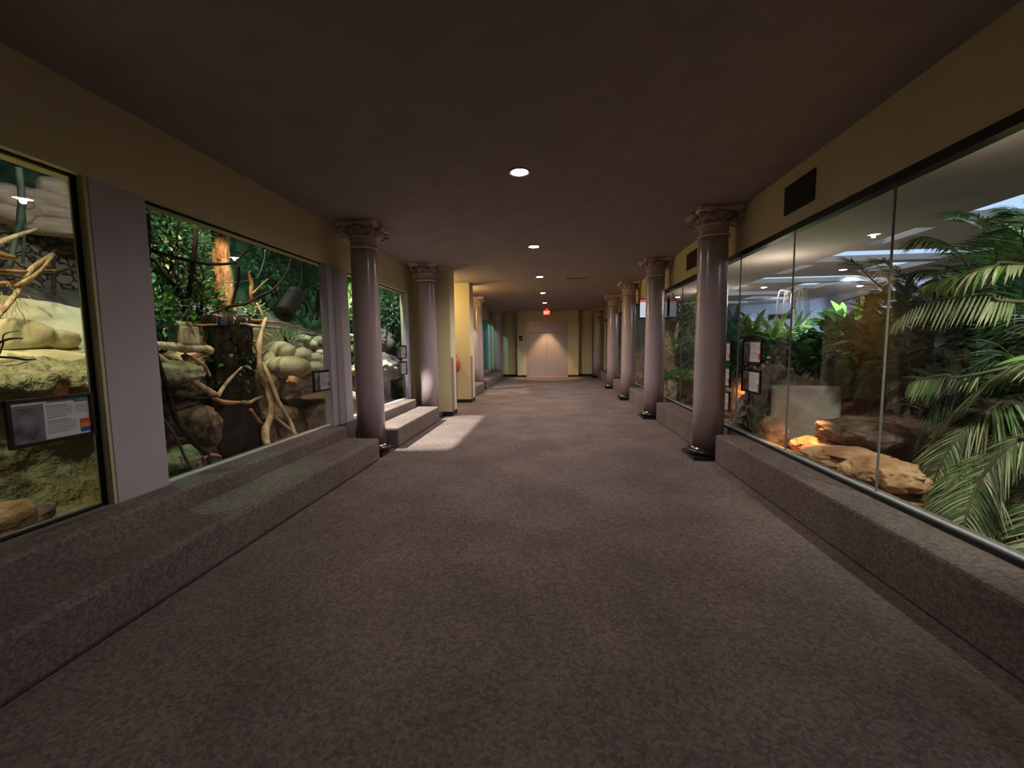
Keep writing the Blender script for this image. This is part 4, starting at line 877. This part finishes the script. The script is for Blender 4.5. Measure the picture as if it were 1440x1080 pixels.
# ---------------- palm
def frond(m, pts, L, W, mats_n, n=46, mode='both', droop=.9, mi0=0, taper=.45, fwd=.55, upv=(0, 0, 1)):
    P = []
    pts = [Vector(p) for p in pts]
    for i in range(len(pts) - 1):
        p0 = pts[max(i - 1, 0)]; p1 = pts[i]; p2 = pts[i + 1]; p3 = pts[min(i + 2, len(pts) - 1)]
        for j in range(8):
            t = j / 8; P.append(.5 * ((2 * p1) + (p2 - p0) * t + (2 * p0 - 5 * p1 + 4 * p2 - p3) * t * t + (3 * p1 - p0 - 3 * p2 + p3) * t ** 3))
    P.append(pts[-1])
    for i in range(n):
        t = (i + .5) / n; s_ = t * (len(P) - 1); k = int(s_); q = P[k].lerp(P[min(k + 1, len(P) - 1)], s_ - k)
        T = (P[min(k + 1, len(P) - 1)] - P[k]).normalized(); side = T.cross(Vector(upv))
        if side.length < .1: side = Vector((0, 1, 0))
        side.normalize()
        ll = L * (.35 + .65 * math.sin(PI * min(1, .18 + t * .78))) * R_.uniform(.72, 1.12)
        for sg in ((-1, 1) if mode == 'both' else (1,) if mode == 'r' else (-1,)):
            d = T * (fwd + .5 * t + R_.gauss(0, .10)) + side * sg * 1.0 + Vector((0, 0, R_.gauss(0, .08) - (.9 if mode == 'hang' else 0)))
            if mode == 'hang': d = T * (.25 + R_.gauss(0, .10)) + side * sg * (.22 + R_.gauss(0, .12)) + Vector((0, 0, -1))
            m.leaf(q, d, side.cross(T) if side.cross(T).z > 0 else T.cross(side), ll, W * R_.uniform(.8, 1.1), droop + R_.uniform(-.15, .2), mi0 + R_.randrange(mats_n), 4)
        if mode == 'hang':
            d = T * .25 - side * .3 + Vector((0, 0, -1)); m.leaf(q, d, (1, .2, 0), ll * .95, W, .3, mi0 + R_.randrange(mats_n), 4)
    return P
palm = empty('palm_tree', (4.9, 3.3, .3)); tag(palm, 'large feathery palm with arching fronds filling the right end of the right exhibit', 'palm')
crown = Vector((4.7, 3.25, 1.75))
m = MB(); m.tube([(4.95, 3.3, .25), (4.85, 3.3, .9), (4.75, 3.25, 1.5), crown], [.19, .16, .15, .10], 16, 0, .5); m.build('trunk', bark_d, palm)
crown2 = Vector((4.6, 3.35, 2.0))
def add_frond(pts, L, W, mats, rw=.012, from_crown=True, lab=None, **k):
    P0 = [at(a, b_, X=X) for a, b_, X in pts]
    if from_crown: P0 = [crown.lerp(P0[0], .0)] + P0
    m = MB(); frond(m, P0 if not k.pop('skipc', False) else P0[1:], L, W * .8, len(mats), **k)
    o = m.build('frond', mats, palm)
    if lab: o['label'] = lab
    m2 = MB(); n_ = len(P0); m2.tube(P0, [rw * (1.6 - 1.2 * i / (n_ - 1)) for i in range(n_)], 5); r = m2.build('rachis', lf_olive, o)


    return o
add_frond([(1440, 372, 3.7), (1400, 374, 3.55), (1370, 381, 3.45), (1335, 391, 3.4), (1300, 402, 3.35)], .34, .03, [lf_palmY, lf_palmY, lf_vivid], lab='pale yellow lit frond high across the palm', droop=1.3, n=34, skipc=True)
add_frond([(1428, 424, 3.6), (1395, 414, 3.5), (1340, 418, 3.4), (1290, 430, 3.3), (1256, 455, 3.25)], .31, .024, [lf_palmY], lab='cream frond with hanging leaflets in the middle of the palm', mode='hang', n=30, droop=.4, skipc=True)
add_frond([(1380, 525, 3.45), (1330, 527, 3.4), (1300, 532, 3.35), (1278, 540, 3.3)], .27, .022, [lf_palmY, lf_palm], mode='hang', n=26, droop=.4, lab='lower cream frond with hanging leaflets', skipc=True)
add_frond([(1440, 553, 3.7), (1400, 571, 3.5), (1360, 600, 3.35), (1330, 640, 3.2), (1308, 690, 3.1)], .55, .017, [lf_palm, lf_palm, lf_olive, lf_palmY], n=123, droop=.7, skipc=True)
add_frond([(1440, 640, 3.4), (1400, 640, 3.2), (1350, 668, 3.0), (1325, 705, 2.9), (1318, 745, 2.85)], .36, .016, [lf_palm, lf_palmY, lf_vivid], n=110, droop=.8, lab='pale green low frond curling down beside the glass', skipc=True)
add_frond([(1500, 640, 3.5), (1450, 700, 3.2), (1410, 750, 3.0), (1370, 800, 2.9)], .45, .016, [lf_palm, lf_olive], n=110, droop=.6, skipc=True)
add_frond([(1500, 560, 3.8), (1440, 600, 3.6), (1400, 650, 3.4), (1375, 700, 3.2)], .5, .017, [lf_palm, lf_dark], n=104, droop=.6, skipc=True)
add_frond([(1410, 420, 4.3), (1402, 380, 4.3), (1398, 340, 4.25), (1375, 305, 4.2), (1350, 298, 4.15)], .5, .02, [lf_vivid, lf_mid], n=97, droop=.6, lab='vivid green frond rising towards the skylight')
add_frond([(1385, 420, 4.2), (1362, 375, 4.1), (1335, 345, 4.0), (1300, 333, 3.9), (1288, 337, 3.85)], .4, .018, [lf_vivid, lf_palm], n=97, droop=.8)
add_frond([(1440, 420, 4.5), (1460, 360, 4.5), (1450, 310, 4.4), (1420, 295, 4.3)], .55, .02, [lf_mid, lf_palm], n=97, droop=.6)
add_frond([(1400, 460, 4.1), (1340, 440, 3.9), (1290, 420, 3.8), (1240, 410, 3.7), (1200, 420, 3.65)], .5, .016, [lf_palm, lf_dark], n=83, droop=.35)
add_frond([(1380, 470, 4.1), (1310, 455, 3.9), (1250, 445, 3.8), (1200, 455, 3.75), (1170, 480, 3.7)], .45, .015, [lf_olive, lf_olive, lf_palm], n=83, droop=.4, lab='dusty olive frond reaching left over the planter')
add_frond([(1380, 480, 4.0), (1300, 485, 3.8), (1240, 495, 3.7), (1200, 520, 3.65), (1195, 545, 3.7)], .45, .015, [lf_olive, lf_palm], n=83, droop=.5)
add_frond([(1400, 500, 4.1), (1340, 490, 3.9), (1290, 500, 3.8), (1240, 530, 3.7), (1220, 570, 3.65)], .45, .015, [lf_olive, lf_dark], n=104, droop=.6)
add_frond([(1440, 470, 4.1), (1400, 440, 4.0), (1370, 400, 3.9), (1320, 380, 3.8), (1280, 385, 3.7)], .5, .018, [lf_palm, lf_dark], n=104, droop=.5)
add_frond([(1460, 520, 4.0), (1420, 500, 3.9), (1370, 510, 3.7), (1320, 560, 3.5), (1290, 620, 3.4)], .55, .017, [lf_palm, lf_dark], n=104, droop=.6)
add_frond([(1470, 450, 4.2), (1440, 400, 4.2), (1440, 340, 4.1), (1415, 320, 4.0)], .5, .018, [lf_palm, lf_mid], n=97, droop=.7)
add_frond([(1480, 600, 3.3), (1430, 620, 3.15), (1385, 665, 3.0), (1360, 720, 2.85), (1352, 775, 2.75)], .4, .016, [lf_palm, lf_palmY, lf_palm], n=117, droop=.7, skipc=True)
add_frond([(1500, 500, 3.7), (1450, 505, 3.6), (1400, 530, 3.5), (1350, 575, 3.4), (1318, 620, 3.35)], .46, .016, [lf_palm, lf_olive, lf_palmY], n=117, droop=.7, skipc=True)
add_frond([(1500, 700, 3.2), (1460, 760, 3.0), (1430, 810, 2.85)], .4, .016, [lf_palm, lf_palmY], n=78, droop=.6, skipc=True)
for q4 in (((1335, 470, 4.0), (1290, 440, 3.9), (1240, 405, 3.8), (1212, 380, 3.75), (1196, 366, 3.7)), ((1330, 450, 4.0), (1300, 415, 3.9), (1265, 385, 3.8), (1240, 366, 3.75)), ((1335, 485, 4.0), (1270, 470, 3.9), (1215, 455, 3.8), (1178, 462, 3.75)), ((1330, 495, 3.9), (1260, 505, 3.8), (1205, 525, 3.7), (1180, 548, 3.65))):
    add_frond(list(q4), .34, .016, [lf_olive, lf_palm, lf_dark], n=90, droop=.35, skipc=True)
ol = MB(); q = at(1400, 512, X=3.3); ol.leaf(at(1398, 515, X=3.35), (at(1440, 503, X=3.3) - at(1398, 515, X=3.35)), (-.6, -.3, 1), .42, .09, .1, 0, 6)
o = ol.build('broad_leaf', lf_bright); tag(o, 'single broad bright green leaf among the palm fronds', 'leaf')

# =================================================================== LIGHT
w = bpy.data.worlds.new('sky'); scene.world = w; w.use_nodes = True
bg = w.node_tree.nodes['Background']; bg.inputs[0].default_value = (.42, .57, .80, 1); bg.inputs[1].default_value = 1.0
# sky light portals over skylights
def area(name, loc, sx, sy, energy, color, target=None):
    l = bpy.data.lights.new(name, 'AREA'); l.shape = 'RECTANGLE'; l.size = sx; l.size_y = sy; l.energy = energy; l.color = color
    o = bpy.data.objects.new(name, l); col.objects.link(o); o.location = loc
    if target: aim(o, target)
    return o
# left bay 1
spot('exhibit_or_fill_lamp', (-3.9, 1.9, 3.4), (-4.7, 2.6, 1.8), 150, (1, .86, .52), 1.3, .8, .08)
spot('exhibit_or_fill_lamp', (-3.7, 3.0, 3.7), (-6.0, 4.0, 2.7), 60, (.85, .9, .85), 1.5, .8, .1)
spot('exhibit_or_fill_lamp', (-3.40, 2.2, 3.6), (-3.72, 2.3, .8), 110, (.9, 1, .7), 1.5, .8, .1)
# left bay 2
spot('exhibit_or_fill_lamp', (-3.8, 4.2, 3.9), (-4.8, 5.6, 1.6), 170, (1, .84, .6), 1.0, .8, .06)
spot('exhibit_or_fill_lamp', (-4.6, 4.0, 3.9), (-4.5, 4.6, 1.6), 90, (.85, 1, .8), 1.4, .8, .08)
spot('exhibit_or_fill_lamp', (-3.6, 5.3, 3.8), (-3.8, 5.3, .6), 70, (1, .78, .5), .9, .8, .05)
spot('exhibit_or_fill_lamp', (-4.3, 6.0, 3.9), (-4.2, 6.6, 1.3), 110, (.9, 1, .85), 1.3, .8, .08)
spot('exhibit_or_fill_lamp', (-3.75, 3.35, 3.9), (-2.85, 3.65, .4), 120, (.45, 1, .55), .5, .5, .05)  # added green lamp imitating light filtered through leaves onto the ledge
spot('exhibit_or_fill_lamp', (-5.2, 6.2, 3.9), (-6.7, 7.8, 2.2), 200, (.7, 1, .85), 1.6, .8, .1)  # added lamp to brighten the painted forest mural
spot('exhibit_or_fill_lamp', (-4.45, 5.2, 3.9), (-4.8, 6.1, 2.0), 150, (1, .66, .34), .6, .6, .05)
spot('exhibit_or_fill_lamp', (-3.6, 3.6, 2.9), (-4.15, 4.05, 1.6), 40, (.8, 1, .7), .8, .6, .05)  # small added lamp that brightens the vivid plant by the pillar
spot('exhibit_or_fill_lamp', (-3.5, 4.6, 3.5), (-3.8, 5.0, 1.2), 55, (1, .8, .5), .8, .7, .05)
spot('exhibit_or_fill_lamp', (-3.6, 7.2, 3.8), at(489, 450, X=-4.1), 180, (.95, 1, .85), .6, .6, .05)
# left bay 3, throws a patch on bench, floor and column
spot('exhibit_or_fill_lamp', (-4.15, 6.9, 4.0), (-2.45, 7.6, .2), 2300, (1, .95, .86), .74, .3, .03)
spot('exhibit_or_fill_lamp', (-3.5, 7.4, 3.9), (-3.75, 8.7, 1.6), 230, (.85, .97, 1), 1.5, .8, .1)
# far left bay
spot('exhibit_or_fill_lamp', (-4.6, 18.6, 3.9), (-4.2, 20.5, 1.6), 160, (.5, 1, .95), 1.7, .8, .1)
spot('exhibit_or_fill_lamp', (-4.3, 14.2, 3.9), (-2.2, 15.2, 0), 420, (1, .97, .92), .8, .3, .03)
# alcove
lamp('POINT', 'alcove_lamp', (-2.98, 12.5, 2.9), 60, (1, .62, .22), .08)
lamp('POINT', 'alcove_lamp', (-3.2, 10.7, 2.7), 32, (1, .7, .3), .08)
# elevator downlight
spot('elevator_lamp', (-.31, YF - .5, H - .02), (-.31, YF - .5, 0), 330, (1, .60, .30), 1.12, .5, .04)
# right exhibit
spot('exhibit_or_fill_lamp', (2.85, 4.95, 1.2), at(1122, 630, Z=.35), 120, (1, .52, .2), .95, .8, .05)
spot('exhibit_or_fill_lamp', (2.9, 6.9, .95), (3.7, 7.6, .45), 32, (1, .55, .22), 1.1, .7, .05)
spot('exhibit_or_fill_lamp', (3.6, 9.6, 2.9), (3.8, 10.2, .6), 40, (1, .62, .3), 1.2, .7, .05)
spot('exhibit_or_fill_lamp', (4.2, 6.9, 3.1), (4.6, 8.3, 1.4), 150, (.95, 1, .95), 1.0, .8, .08)  # added lamp to lift the planter plants near the framed signs
spot('exhibit_or_fill_lamp', (4.6, 6.9, 3.2), (5.0, 8.2, 1.5), 60, (.85, .95, 1), 1.4, .8, .08)
spot('exhibit_or_fill_lamp', (4.6, 9.6, 3.2), (6.0, 10.8, 1.6), 90, (.85, .95, 1), 1.6, .8, .08)
spot('exhibit_or_fill_lamp', (3.0, 2.2, 3.15), (3.5, 2.9, 1.2), 210, (.95, 1, .85), 1.6, .8, .1)
spot('exhibit_or_fill_lamp', (8.7, 19.1, 3.1), (8.9, 20.3, 2.0), 45, (.5, .66, 1), 1.2, .8, .1)

lamp('POINT', 'exhibit_or_fill_lamp', (3.4, 4.0, 2.9), 7, (1, .88, .78), .2)  # added soft fill light for the near exhibit ceiling
spot('exhibit_or_fill_lamp', (5.3, 4.6, 3.2), (4.2, 4.0, 2.3), 90, (.85, .95, 1), 1.3, .8, .1)  # added lamp standing in for skylight on the upper fronds
lamp('POINT', 'exhibit_or_fill_lamp', (4.6, 9.3, 2.6), 30, (1, .88, .78), .25)  # added fill light, middle of the exhibit
lamp('POINT', 'exhibit_or_fill_lamp', (5.0, 14.5, 2.6), 30, (1, .92, .85), .25)  # added fill light, farther along the exhibit
spot('exhibit_or_fill_lamp', (8.0, 12.5, 3.1), (10.4, 14.5, 2.0), 420, (.55, .72, 1), 1.7, .8, .1)  # added bluish lamp to brighten the rear wall
spot('exhibit_or_fill_lamp', (8.3, 17.0, 3.1), (10.0, 19.4, 2.2), 260, (.5, .68, 1), 1.6, .8, .1)  # added bluish lamp to brighten the diagonal wall
# =================================================================== OUTPUT LOOK
scene.view_settings.view_transform = 'Standard'; scene.view_settings.look = 'None'
scene.view_settings.gamma = 1; scene.view_settings.use_curve_mapping = False; scene.view_settings.exposure = 0.45
scene.cycles.max_bounces = 8; scene.cycles.transparent_max_bounces = 16; scene.cycles.sample_clamp_indirect = 4
scene.cycles.use_denoising = True; scene.cycles.caustics_reflective = False; scene.cycles.caustics_refractive = False
